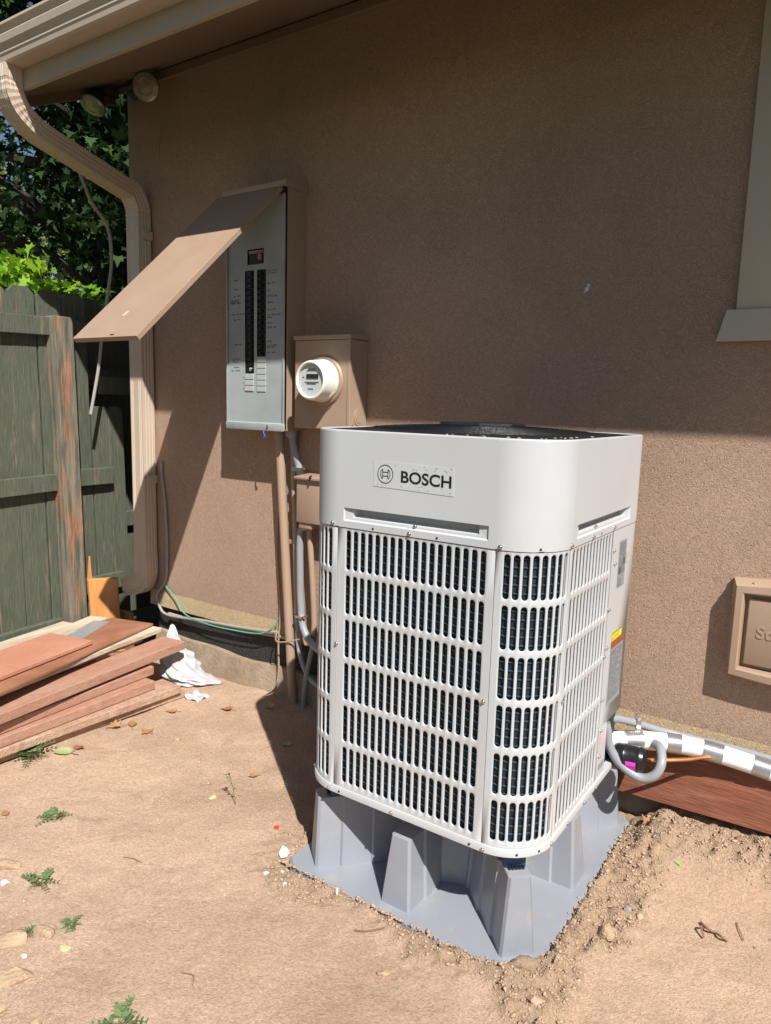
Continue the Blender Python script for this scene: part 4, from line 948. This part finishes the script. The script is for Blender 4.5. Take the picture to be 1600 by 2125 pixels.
# ------------------------------------------------------------------ fence
fdir = Vector((-.03, 1.0, 0)).normalized(); fn = Vector((fdir.y, -fdir.x, 0))            # fn faces the yard (+x)
F0 = Vector((-2.557, 0, 0))
def fpt(s, off, z): return F0 + fdir*s + fn*off + Vector((0, 0, z))
fence = thing('board_fence', 'weathered green board fence with dog-eared tops left of the house', 'fence', F0)
def board(s0, s1, z0, z1, off, th=.018, ear=.03, tilt=0, mat='fence', name='board', par_=None):
    o = [(s0, z0), (s1, z0), (s1, z1-ear), (s1-ear, z1), (s0+ear, z1), (s0, z1-ear)]
    mb = MB(); mb.loft([[fpt(s-tilt*z, off-th, z) for s, z in o][::-1], [fpt(s-tilt*z, off, z) for s, z in o][::-1]])
    return mb.build(name, mat, par_ or fence, smooth=False, bevel=.002, bseg=1)
rb = random.Random(3); w = .138
edges = [.28 - .1415*k for k in range(14, 0, -1)] + [.28, .42, .56, .702]
for s in edges:
    board(s+.002+rb.uniform(0, .002), s+w+rb.uniform(0, .001), .06+rb.uniform(-.03, -.01), 1.880+.02*s+rb.uniform(-.010, .010), rb.uniform(-.004, .003), tilt=rb.uniform(.006, .014))
board(.849, .957, .10, 1.318, 0, ear=.022, tilt=.01); board(.962, 1.058, .10, 1.320, .003, ear=.025, tilt=.02)
def rail(s0, s1, z0, z1, o0=.004, o1=.040, name='rail', mat='fence', par_=None, rise=.0):
    return MB().loft([[fpt(s0, o0, z0), fpt(s0, o1, z0), fpt(s0, o1, z1), fpt(s0, o0, z1)][::-1], [fpt(s1, o0, z0+rise), fpt(s1, o1, z0+rise), fpt(s1, o1, z1+rise), fpt(s1, o0, z1+rise)][::-1]]).build(name, mat, par_ or fence, smooth=False, bevel=.003)
for z0, z1 in ((1.655, 1.745), (.868, .955), (.095, .185)): rail(-1.75, .593, z0-.06, z1-.06, rise=.075)
rail(.697, .83, 1.665, 1.755); rail(.697, .935, .895, .985); rail(.697, .985, .295, .385)
rail(.875, 1.066, 1.385, 1.480)
PW = ((.594, .004), (.696, .004), (.696, .085), (.594, .085))
post = MB().loft([[fpt(a_+.02, b_, -.1) for a_, b_ in PW], [fpt(a_-.012, b_, 1.765) for a_, b_ in PW]]).build('post', 'fencepost', fence, smooth=False, bevel=.004)
gate = thing('gate', 'dark shaded green gate behind the fence next to the house corner', 'gate', fpt(1.2, -.25, 0))
for k in range(7): board(.78+k*.142, .78+k*.142+.139, .05, 1.90+.01*(k % 2), -.20, par_=gate)
rail(.85, 1.70, 1.43, 1.52, -.196, -.16, par_=gate); rail(.85, 1.70, .60, .69, -.196, -.16, par_=gate)
cond('cable', 'cablegrey', [(-2.52, .70, 2.62), (-2.46, .745, 2.44), (-2.45, .786, 2.339), (-2.45, .875, 2.235), (-2.45, .892, 2.076), (-2.45, .869, 1.928), (-2.45, .824, 1.703), (-2.45, .798, 1.529), (-2.45, .741, 1.279)], .0085, 'grey cable dangling in front of the fence beside the lid', 'cable', 8)

# ------------------------------------------------------------------ lumber pile
def lumber(name, mat, e, g, width, th, ztop, label, cat='board', overhang=1.3, bev=.004, grp='boards piled beside the fence', wob=0):
    """board whose +x edge runs from its end e=(x,y) back towards g=(x,y) and beyond the frame; ztop height of its top"""
    e, g = Vector((*e, 0)), Vector((*g, 0)); d = (g-e).normalized(); s_ = Vector((d.y, -d.x, 0))
    if s_.x > 0: s_ = -s_                                      # s_ points to -x (into the pile)
    L = overhang; c = e + d*L/2 + s_*width/2 + Vector((0, 0, ztop-th/2))
    o = MB().obox(c, s_*(-width/2), d*(-L/2) if True else d, (0, 0, th/2)).build(name, mat, None, smooth=False, bevel=bev, origin=(e.x, e.y, ztop-th))
    tag(o, label, cat, grp); return o
lumber('deck_board', 'comp2', (-1.592, .612), (-1.650, -.217), .14, .032, .030, 'lowest dusty reddish board of the pile, half sunk in dirt')
lumber('deck_board', 'comp2', (-1.578, .577), (-1.612, -.102), .14, .034, .066, 'dusty reddish board second from the ground in the pile')
lumber('deck_board', 'comp', (-1.637, .479), (-1.625, -.232), .14, .040, .108, 'shortest reddish board, third from the ground in the pile')
lumber('deck_board', 'comp', (-1.698, .522), (-1.648, -.216), .14, .040, .150, 'reddish board fourth from the ground in the pile')
lumber('deck_board', 'comp', (-1.735, .735), (-1.615, -.230), .145, .042, .206, 'long reddish board jutting out towards the white bag')
lumber('board', 'weathered', (-1.880, .60), (-1.76, -.20), .12, .030, .238, 'pale weathered board in the middle of the pile')
lumber('board', 'weathered', (-1.800, .372), (-1.685, -.20), .11, .022, .262, 'pale weathered board tucked under the brown sheet')
lumber('board', 'weathered', (-1.850, .69), (-1.735, -.10), .055, .024, .262, 'narrow pale weathered batten at the pile top')
lumber('board', 'brownsheet', (-1.895, .675), (-1.636, -.216), .245, .012, .2785, 'brown stained flat sheet on top of the board pile', bev=.002)
lumber('board', 'redsheet', (-1.838, .305), (-1.735, -.162), .250, .018, .301, 'red stained board topmost on the pile', bev=.003)
lumber('deck_board', 'comp', (-1.905, .43), (-1.86, -.2), .14, .14, .142, 'unseen reddish filler block behind the stacked front boards')  # unseen thick block, fills and supports the pile from behind
lumber('board', 'weathered', (-2.20, .50), (-2.06, -.2), .14, .250, .252, 'pale weathered rear board beside the fence')
lumber('flashing', 'alum', (-2.068, .555), (-1.93, .30), .085, .004, .283, 'shiny metal flashing strip behind the brown sheet', 'flashing', overhang=.40, bev=.0005)
lumber('board', 'weathered', (-2.155, .60), (-2.02, .2), .10, .022, .276, 'whitish trim board behind the metal flashing', overhang=.9)
mb = MB(); mb.obox((-2.41, .765, .20), (.045, .058, 0), (-.014, .011, 0), (-.008, -.004, .205)); tag(mb.build('wood_offcut', 'orange', None, smooth=False, bevel=.004, origin=(-2.41, .765, 0)), 'orange cedar offcut standing by the downspout foot', 'offcut')
mb = MB(); mb.loft([[(-2.46, .715, 0), (-2.44, .715, 0), (-2.44, .735, 0), (-2.46, .735, 0)], [(-2.47, .70, .40), (-2.452, .70, .38), (-2.452, .72, .38), (-2.47, .72, .41)], [(-2.455, .705, .53), (-2.452, .705, .52), (-2.452, .712, .52), (-2.455, .712, .53)]]); tag(mb.build('wood_splinter', 'orange', None, smooth=False, origin=(-2.45, .72, 0)), 'thin split orange cedar splinter leaning by the fence post', 'offcut')
mb = MB(); mb.obox((-2.36, .86, .09), (.05, 0, 0), (0, .012, 0), (0, 0, .12)); tag(mb.build('wood_offcut', 'brownsheet', None, smooth=False, bevel=.004, origin=(-2.36, .86, 0)), 'dark wooden block in shade under the downspout foot', 'offcut')

# white plastic bag
def bag():
    r = np.random.default_rng(4); n, m = 44, 56; V = []
    axis = [Vector((-1.98, .86, .20)), Vector((-1.90, .80, .10)), Vector((-1.82, .765, .055)), Vector((-1.73, .750, .030)), Vector((-1.645, .785, .014)), Vector((-1.575, .820, .006))]
    rad = [(.010, .012), (.050, .050), (.085, .058), (.080, .040), (.052, .014), (.012, .004)]
    P = spline(axis, 9); rr_ = spline([(a, b, 0) for a, b in rad], 9); rings = []
    for i, p in enumerate(P):
        T_ = (P[min(i+1, len(P)-1)]-P[max(i-1, 0)]); T_.z = 0; T_.normalize(); S = Vector((-T_.y, T_.x, 0)); ring = []
        for k in range(m):
            t = 2*math.pi*k/m; a_ = math.cos(t); b_ = math.sin(t)
            fold = 1 + .22*abs(math.sin(3*t+i*.21)) - .20*abs(math.sin(5*t-i*.23+1)) + .07*abs(math.sin(9*t+i*.17))
            q = p + S*a_*rr_[i].x*fold + Vector((0, 0, b_*rr_[i].y*fold)); q.z = max(q.z, .002+.001*math.sin(k+i)); ring.append(q)
        rings.append(ring)
    return MB().loft(rings)
tag(bag().build('plastic_bag', 'bag', None, angle=26, origin=(-1.8, .78, 0)), 'crumpled white plastic bag at the end of the board pile', 'bag')
mb = MB(); rings = []
for i in range(9): rings.append([(-1.60+.013*i+.002*math.sin(j), .60+.011*j+.004*math.sin(i*2), gz(-1.55, .65)+.006+.006*math.sin(i*1.3+j)+.004*math.sin(j*2.1)) for j in range(9)])
mb.loft(rings, False, False, closed=False); tag(mb.build('plastic_scrap', 'plastic_clear', None, origin=(-1.55, .64, 0)), 'crinkled cloudy plastic scrap on dirt near the bag', 'scrap')

# ------------------------------------------------------------------ small things on the ground
def rock(x, y, sx, sy, sz, rot, seed, mat, label, name='rock'):
    bm = bmesh.new(); bmesh.ops.create_icosphere(bm, subdivisions=3, radius=1); r = random.Random(seed); pl = []
    for _ in range(14): v = Vector((r.gauss(0, 1), r.gauss(0, 1), r.gauss(0, .8))).normalized(); pl.append((v, r.uniform(.45, .85)))
    for v in bm.verts:
        p = v.co.copy()
        for n_v, d_ in pl:
            e = p.dot(n_v)-d_
            if e > 0: p -= n_v*e*.9
        v.co = p*(1+.03*math.sin(7*p.x+seed)*math.sin(6*p.y))
    me = bpy.data.meshes.new(name); bm.to_mesh(me); bm.free(); me.polygons.foreach_set('use_smooth', [True]*len(me.polygons)); me.set_sharp_from_angle(angle=R(30))
    me.transform(Matrix.Diagonal((sx*1.35, sy*1.35, sz*1.3, 1))); me.materials.append(M[mat])
    o = bpy.data.objects.new(name, me); col.objects.link(o); o.location = (x, y, gz(x, y)+sz*.12); o.rotation_euler = (0, 0, rot); return tag(o, label, 'rock')
rock(-1.030, -.522, .034, .022, .014, .5, 1, 'rock', 'tan rock near the left picture edge above the small weed')
rock(-.975, -.566, .012, .010, .006, .2, 2, 'whitechip', 'tiny white stone at the left picture edge')
rock(-.690, -.612, .034, .024, .013, .2, 3, 'rock', 'pale tan flat rock between two small weeds')
rock(-.742, -.690, .052, .030, .014, .75, 4, 'rock', 'broad orange tan rock half buried at lower left')
rock(-.612, -.735, .048, .022, .016, .80, 5, 'rock', 'long pale rock at lower left casting a shadow')
rock(-.552, -.812, .030, .012, .010, 1.2, 6, 'rock', 'dark-edged flat stone at the lower left picture edge')
rock(-.456, -.776, .015, .012, .008, .3, 7, 'rock', 'small round tan pebble at the bottom left')
rock(-.602, -.617, .015, .010, .005, .6, 8, 'yellowchip', 'small pale yellow stone right of the flat rock')
rock(-.846, .100, .013, .011, .012, .6, 9, 'yellowchip', 'pale yellow stone on dirt left of the stand')
rock(-1.290, .317, .014, .010, .006, .6, 10, 'rock', 'small pale stone in front of the board pile')
rock(.515, .374, .012, .010, .009, .6, 11, 'rock2', 'small blue grey stone in the loose soil right of the stand')
rock(.552, .374, .014, .012, .011, .6, 12, 'rock', 'rounded tan stone beside the blue grey one')
rock(.500, .236, .024, .020, .016, .3, 13, 'rock', 'larger tan stone in the loose soil near the stand corner')
rock(.44, -.09, .020, .015, .012, .3, 14, 'clod', 'brown soil lump at the front corner of the stand')
rock(.09, -.20, .018, .012, .009, .9, 15, 'rock', 'whitish tan stone at the soil edge in front of the stand')

def leaf_pts(kind):
    if kind == 'maple':
        return [(0, 0), (.10, .04), (.34, -.06), (.28, .14), (.52, .22), (.30, .36), (.36, .52), (.16, .50), (.0, .86), (-.16, .50), (-.36, .52), (-.30, .36), (-.52, .22), (-.28, .14), (-.34, -.06), (-.10, .04)]
    return [(0, 0), (.18, .10), (.30, .32), (.26, .58), (.10, .84), (0, 1.0), (-.10, .84), (-.26, .58), (-.30, .32), (-.18, .10)]
def dry_leaf(x, y, size, rot, seed, mat, label, kind='maple', curl=.25, stem=True):
    size *= 1.15
    r = random.Random(seed); P = [(a*r.uniform(.7, 1.25), b*r.uniform(.85, 1.15)) for a, b in leaf_pts(kind)]; V = []; mb = MB()
    def warp(a, b):
        c, s_ = math.cos(rot), math.sin(rot); u, v = a*size, (b-.4)*size
        return Vector((x+u*c-v*s_, y+u*s_+v*c, gz(x, y)+.004+curl*size*(abs(a)*1.1*r.uniform(.7, 1.2)+(b-.4)**2*.7)))
    ring0 = [warp(a, b) for a, b in P]; ring1 = [warp(a*.5, .4+(b-.4)*.5) for a, b in P]; n = len(P)
    mb.v = [tuple(p) for p in ring0+ring1]+[tuple(warp(0, .4))]
    mb.f = [(i, (i+1) % n, n+(i+1) % n, n+i) for i in range(n)] + [(n+i, n+(i+1) % n, 2*n) for i in range(n)]
    o = mb.build('fallen_leaf', mat, None, origin=(x, y, gz(x, y))); tag(o, label, 'leaf', None)
    if stem: a_ = warp(0, 0); MB().tube([a_, a_+Vector((math.sin(rot)*size*.35, -math.cos(rot)*size*.35, -.002))], size*.018, 4).build('stem', 'twig', o)
    return o
dry_leaf(-1.540, -.037, .085, 1.9, 1, 'paleleaf', 'pale green curled leaf beside the leafy weed', 'oval', .2)
dry_leaf(-1.585, .221, .062, 2.6, 2, 'deadleaf', 'orange curled leaf against the bottom board', curl=.4)
dry_leaf(-1.552, .291, .055, .9, 3, 'deadleaf', 'long orange dry leaf beneath the board edge', 'oval', .35)
dry_leaf(-1.455, .287, .050, 1.6, 4, 'deadleaf', 'flat orange leaf lying in front of the boards', curl=.12)
dry_leaf(-1.516, .020, .045, .3, 5, 'deadleaf2', 'reddish brown leaf behind the pale green leaf', curl=.4)
dry_leaf(-1.520, .470, .050, 2.2, 6, 'deadleaf', 'yellow orange leaf at the end of the bottom board', curl=.25)
dry_leaf(-1.310, -.385, .038, 1.2, 7, 'deadleaf', 'small orange leaf at the left picture edge', 'oval', .2)
dry_leaf(-.845, .292, .040, 2.4, 8, 'deadleaf', 'orange leaf on open dirt near the unit shadow', curl=.3)
dry_leaf(-.903, .553, .050, .4, 9, 'paleleaf', 'pale leaf inside the shadow of the unit', curl=.15)
dry_leaf(-1.190, .752, .055, 1.0, 10, 'paleleaf', 'yellowish curled leaf at the shadow corner', 'oval', .4)
dry_leaf(-1.325, .618, .050, 2.0, 11, 'deadleaf2', 'brown crumpled leaf on dirt below the hanging wire', curl=.4)
dry_leaf(-.74, .60, .045, 2.0, 13, 'deadleaf2', 'brown leaf in the dark shade beside the unit', curl=.3)
dry_leaf(.462, .775, .045, 2.8, 12, 'deadleaf', 'orange leaf on the soil heap under the plank', curl=.4)
def chip(x, y, sx, sy, rot, mat, label, z=None, tz=.003, tilt=.4, cat='chip', name='chip'):
    zz = (gz(x, y) if z is None else z)+sy*tilt*.5+.002; c, s_ = math.cos(rot), math.sin(rot); r = random.Random(int(x*7919+y*104729))
    o = [(a*r.uniform(.5, 1.1), b*r.uniform(.45, 1.15)) for a, b in ((-1, -.4), (-.3, -1), (.8, -.7), (1, .2), (.3, 1), (-.7, .8))]
    lo = [(x+(a*sx*c-b*sy*s_), y+(a*sx*s_+b*sy*c), zz+b*sy*tilt*.5) for a, b in o]; hi = [(a, b, q+tz) for a, b, q in lo]
    return tag(MB().loft([lo, hi]).build(name, mat, None, smooth=False, origin=(x, y, zz)), label, cat)
chip(-.418, -.006, .017, .018, .3, 'whitechip', 'largest white foam chip at the left corner of the stand', tilt=1.2, cat='foam chip')
chip(-.372, -.064, .006, .004, .3, 'whitechip', 'tiny white foam chip left of the stand edge', cat='foam chip')
chip(-.398, -.105, .009, .004, .9, 'whitechip', 'white foam chip on dirt furthest from the stand', cat='foam chip')
chip(-.318, -.112, .009, .004, 1.0, 'whitechip', 'slanted white foam sliver on dirt in front of the stand', cat='foam chip')
chip(-.176, -.050, .018, .005, -.9, 'whitechip', 'long white foam sliver at the front edge of the stand', z=.004, tilt=.8, cat='foam chip')
chip(-.175, .135, .010, .006, .2, 'whitechip', 'white foam chip lying on the grey stand', z=0, cat='foam chip')
chip(-.655, -.690, .010, .006, .5, 'whitechip', 'white chip between rocks at lower left', cat='chip')
chip(-.533, .087, .010, .007, .4, 'red', 'small red plastic bit on dirt left of the stand', tilt=.2, tz=.006, cat='plastic bit')
chip(.594, .612, .014, .004, -.5, 'limegreen', 'green plastic sliver on the soil right of the stand', tz=.004, cat='plastic bit')
def twig(pts, rad, label): 
    P = [(x, y, gz(x, y)+.002+dz) for x, y, dz in pts]; o = MB().tube(spline(P, 4), rad, 5).build('twig', 'twig', None, origin=P[0]); tag(o, label, 'twig')
twig([(.775, .49, .002), (.785, .465, .004), (.80, .435, .002)], .0014, 'straight brown twig on dirt at the right')
twig([(.695, .435, .004), (.715, .41, .014), (.735, .415, .006), (.752, .40, .012), (.765, .405, .003)], .0035, 'gnarled dark twig on dirt right of the stand')
twig([(.705, .42, .002), (.70, .40, .02), (.712, .385, .004)], .003, 'short bent twig tangled with the gnarled one')
twig([(-.05, -.135, .003), (-.02, -.12, .004), (.01, -.085, .004)], .0022, 'thin twig lying at the soil edge in front of the stand')
twig([(-.30, -.50, .001), (-.27, -.49, .003), (-.25, -.51, .001)], .0012, 'tiny curled twig on the dirt at lower left')
twig([(-.80, -.30, .001), (-.77, -.285, .003), (-.74, -.28, .001)], .0010, 'thin straw on open dirt at the left')

def weed(x, y, size, n, seed, label, up=.5, kind='rosette'):
    size *= 1.25
    r = random.Random(seed); z0 = gz(x, y); w = thing('weed', label, 'weed', (x, y, z0)); lv = MB(); stm = MB()
    for k in range(n):
        a = 2*math.pi*k/n + r.uniform(-.4, .4); L = size*r.uniform(.6, 1.1); el = r.uniform(.12, up)
        d = Vector((math.cos(a)*math.cos(el), math.sin(a)*math.cos(el), math.sin(el))); s_ = Vector((-math.sin(a), math.cos(a), 0)); nn = d.cross(s_)
        base = Vector((x, y, z0+.003)); pts = [base + d*L*t + Vector((0, 0, -L*.35*t*t)) for t in np.linspace(0, 1, 6)]
        stm.tube(pts, size*.012, 4)
        for j in range(1, 6):
            for sg in (-1, 1):
                ll = L*.34*(1-.12*j)*r.uniform(.8, 1.2); p = pts[j]; dd = (s_*sg*.85+d*.5).normalized(); sd = (d*.85 - s_*sg*.5).normalized()
                lv.add([p, p+dd*ll*.45+sd*ll*.28+Vector((0, 0, ll*.1)), p+dd*ll, p+dd*ll*.45-sd*ll*.28+Vector((0, 0, ll*.1))], [(0, 1, 2, 3)])
    lv.build('leaves', 'weed', w); stm.build('stems', 'weed', w); return w
weed(-1.610, -.125, .085, 14, 1, 'largest leafy green weed against the bottom board', .9)
weed(-1.160, -.303, .050, 8, 2, 'grey green weed on open dirt at the left', .5)
weed(-.890, -.510, .050, 8, 3, 'small green weed with broad leaves at lower left', .6)
weed(-.660, -.562, .036, 7, 4, 'small rosette weed right of the pale flat rock', .6)
weed(-.733, -.648, .032, 6, 5, 'small weed left of the pale flat rock', .5)
weed(-.306, -.672, .062, 9, 6, 'fern-like weed at the bottom picture edge', .6)
# slender seedling
sx_, sy_ = -.745, .110
sd = thing('seedling', 'slender upright seedling left of the stand shadow', 'weed', (sx_, sy_, gz(sx_, sy_)))
zz = gz(sx_, sy_); st_p = spline([(sx_, sy_, zz), (sx_-.012, sy_+.004, zz+.04), (sx_-.032, sy_+.01, zz+.075), (sx_-.045, sy_+.012, zz+.10)], 5); MB().tube(st_p, .0012, 4).build('stems', 'weed', sd)
lv = MB(); r = random.Random(2)
for k in range(7, 16):
    p = st_p[min(k, len(st_p)-1)]; a = r.uniform(0, 6.28); d = Vector((math.cos(a), math.sin(a), .3)); s_ = Vector((-d.y, d.x, 0)); L = .020*r.uniform(.6, 1.2)
    lv.add([p, p+d*L*.5+s_*L*.22, p+d*L, p+d*L*.5-s_*L*.22], [(0, 1, 2, 3)])
lv.build('leaves', 'weed', sd)

# ------------------------------------------------------------------ trees and shrub
def leaf_cloud(name, mat, pts, size, parent, kind='maple', face=None, jit=.5):
    """many single leaves; pts (n,3), oriented mostly flat with random tilt"""
    P2 = np.array(leaf_pts(kind)); k = len(P2); n = len(pts)
    P3 = np.concatenate([P2 - np.array([0, .35]), np.zeros((k, 1))], 1); P3[:, 2] = .45*np.abs(P3[:, 0])-.5*P3[:, 1]**2
    yaw = rng.uniform(0, 2*np.pi, n); pit = rng.normal(.5, jit, n); rol = rng.normal(0, jit, n); sz = size*rng.uniform(.6, 1.25, n)
    cy, sy_n = np.cos(yaw), np.sin(yaw); cp, sp_ = np.cos(pit), np.sin(pit); cr, sr = np.cos(rol), np.sin(rol)
    x, y, z = P3[:, 0][None]*sz[:, None], P3[:, 1][None]*sz[:, None], P3[:, 2][None]*sz[:, None]
    x, z = x*cr[:, None]+z*sr[:, None], -x*sr[:, None]+z*cr[:, None]
    y, z = y*cp[:, None]+z*sp_[:, None], -y*sp_[:, None]+z*cp[:, None]
    x, y = x*cy[:, None]-y*sy_n[:, None], x*sy_n[:, None]+y*cy[:, None]
    V = np.stack([x, y, z], -1) + pts[:, None, :] - np.array(wloc(parent))
    me = bpy.data.meshes.new(name); me.vertices.add(n*k); me.vertices.foreach_set('co', V.reshape(-1).astype(np.float32))
    me.loops.add(n*k); me.loops.foreach_set('vertex_index', np.arange(n*k, dtype=np.int32))
    me.polygons.add(n); me.polygons.foreach_set('loop_start', np.arange(0, n*k, k, dtype=np.int32)); me.update(calc_edges=True)
    me.materials.append(M[mat]); o = bpy.data.objects.new(name, me); col.objects.link(o); o.parent = parent; return o
def clumps(c, rad, ncl, per, crad, shell=.55):
    c = np.array(c); out = []
    for _ in range(ncl):
        v = rng.normal(size=3); v /= np.linalg.norm(v); q = c + v*np.array(rad)*rng.uniform(shell, 1)
        out.append(q + rng.normal(size=(per, 3))*crad*np.array([1, 1, .55]))
    return np.concatenate(out)
mp = thing('maple_tree', 'dark green maple tree rising behind the fence', 'tree', (-5.3, 2.9, 0))
tr = MB().tube(spline([(-5.35, 2.95, -.1), (-5.25, 2.9, 1.2), (-5.2, 2.85, 2.4), (-5.0, 2.7, 3.6), (-4.8, 2.5, 5.2)], 6), lambda t: .19*(1-.6*t), 12).build('trunk', 'bark', mp)
mb = MB(); lim = random.Random(9); tips = []
for k in range(16):
    a = 2*math.pi*k/16+lim.uniform(-.3, .3); z = lim.uniform(2.2, 4.8); L = lim.uniform(1.2, 2.3); b = Vector((-5.15+.12*(z-2.2)*.5, 2.85-.1*(z-2.2), z))
    e = b + Vector((math.cos(a)*L, math.sin(a)*L, lim.uniform(.0, .8))); mb.tube(spline([b, b.lerp(e, .5)+Vector((0, 0, .18)), e], 5), lambda t: .05*(1-.8*t)+.006, 6); tips.append(e)
mb.build('limbs', 'bark', mp)
pts = np.concatenate([clumps((-5.0, 2.7, 5.1), (2.3, 2.2, 1.9), 130, 46, .32, .25), clumps((-4.7, 2.5, 3.3), (1.5, 1.4, 1.0), 50, 38, .24, .2), clumps((-4.3, 1.9, 4.8), (1.1, 1.0, 1.0), 60, 50, .28, .3), clumps((-3.9, 2.3, 2.9), (.5, .6, 1.0), 46, 40, .2, .2)])  # unseen high clumps, placed to shade the visible leaves below
pts = pts[(pts[:, 2] > 1.9) & ~((pts[:, 0] > -2.9))]
leaf_cloud('crown', 'leaf_dark', pts, .105, mp)
def far_tree(name, label, loc, c, rad, ncl, per, mat, size, crad=.4, trunk_r=.15):
    t = thing(name, label, 'tree', loc)
    MB().tube(spline([loc, (loc[0]+.1, loc[1], c[2]*.5), (c[0], c[1], c[2]+rad[2]*.4)], 5), lambda q: trunk_r*(1-.7*q), 9).build('trunk', 'bark', t)
    P = clumps(c, rad, ncl, per, crad, .3); leaf_cloud('crown', mat, P[P[:, 2] > .3], size, t); return t
far_tree('tree', 'sunlit pale green tree far behind the maple', (-13, 7.5, 0), (-13, 7.5, 3.6), (3.0, 3.0, 3.0), 90, 60, 'leaf_far', .20, .5)
far_tree('tree', 'second dark maple further back behind the house corner', (-8.0, 5.5, 0), (-8.0, 5.5, 4.0), (2.0, 2.0, 3.2), 90, 60, 'leaf_dark', .17, .4)
far_tree('tree', 'sunlit yellowish tree low behind the fence at the left edge', (-10.5, 3.4, 0), (-10.5, 3.4, 2.2), (2.0, 2.0, 2.0), 70, 60, 'leaf_far', .16, .35)
sh = thing('shrub', 'bright lime green sunlit shrub peeking over the fence', 'shrub', (-3.25, .80, 0))
mb = MB()
for k in range(14):
    a = 2*math.pi*k/14; mb.tube(spline([(-3.25, .80, 0), (-3.25+.18*math.cos(a), .80+.25*math.sin(a), 1.0), (-3.25+.3*math.cos(a), .80+.40*math.sin(a), 1.85)], 4), lambda q: .018*(1-.7*q), 5)
mb.build('stems', 'bark', sh)
leaf_cloud('foliage', 'leaf_bright', np.concatenate([clumps((-3.30, .86, 1.74), (.36, .56, .46), 80, 28, .075, .35)]), .085, sh, 'maple', jit=.45)
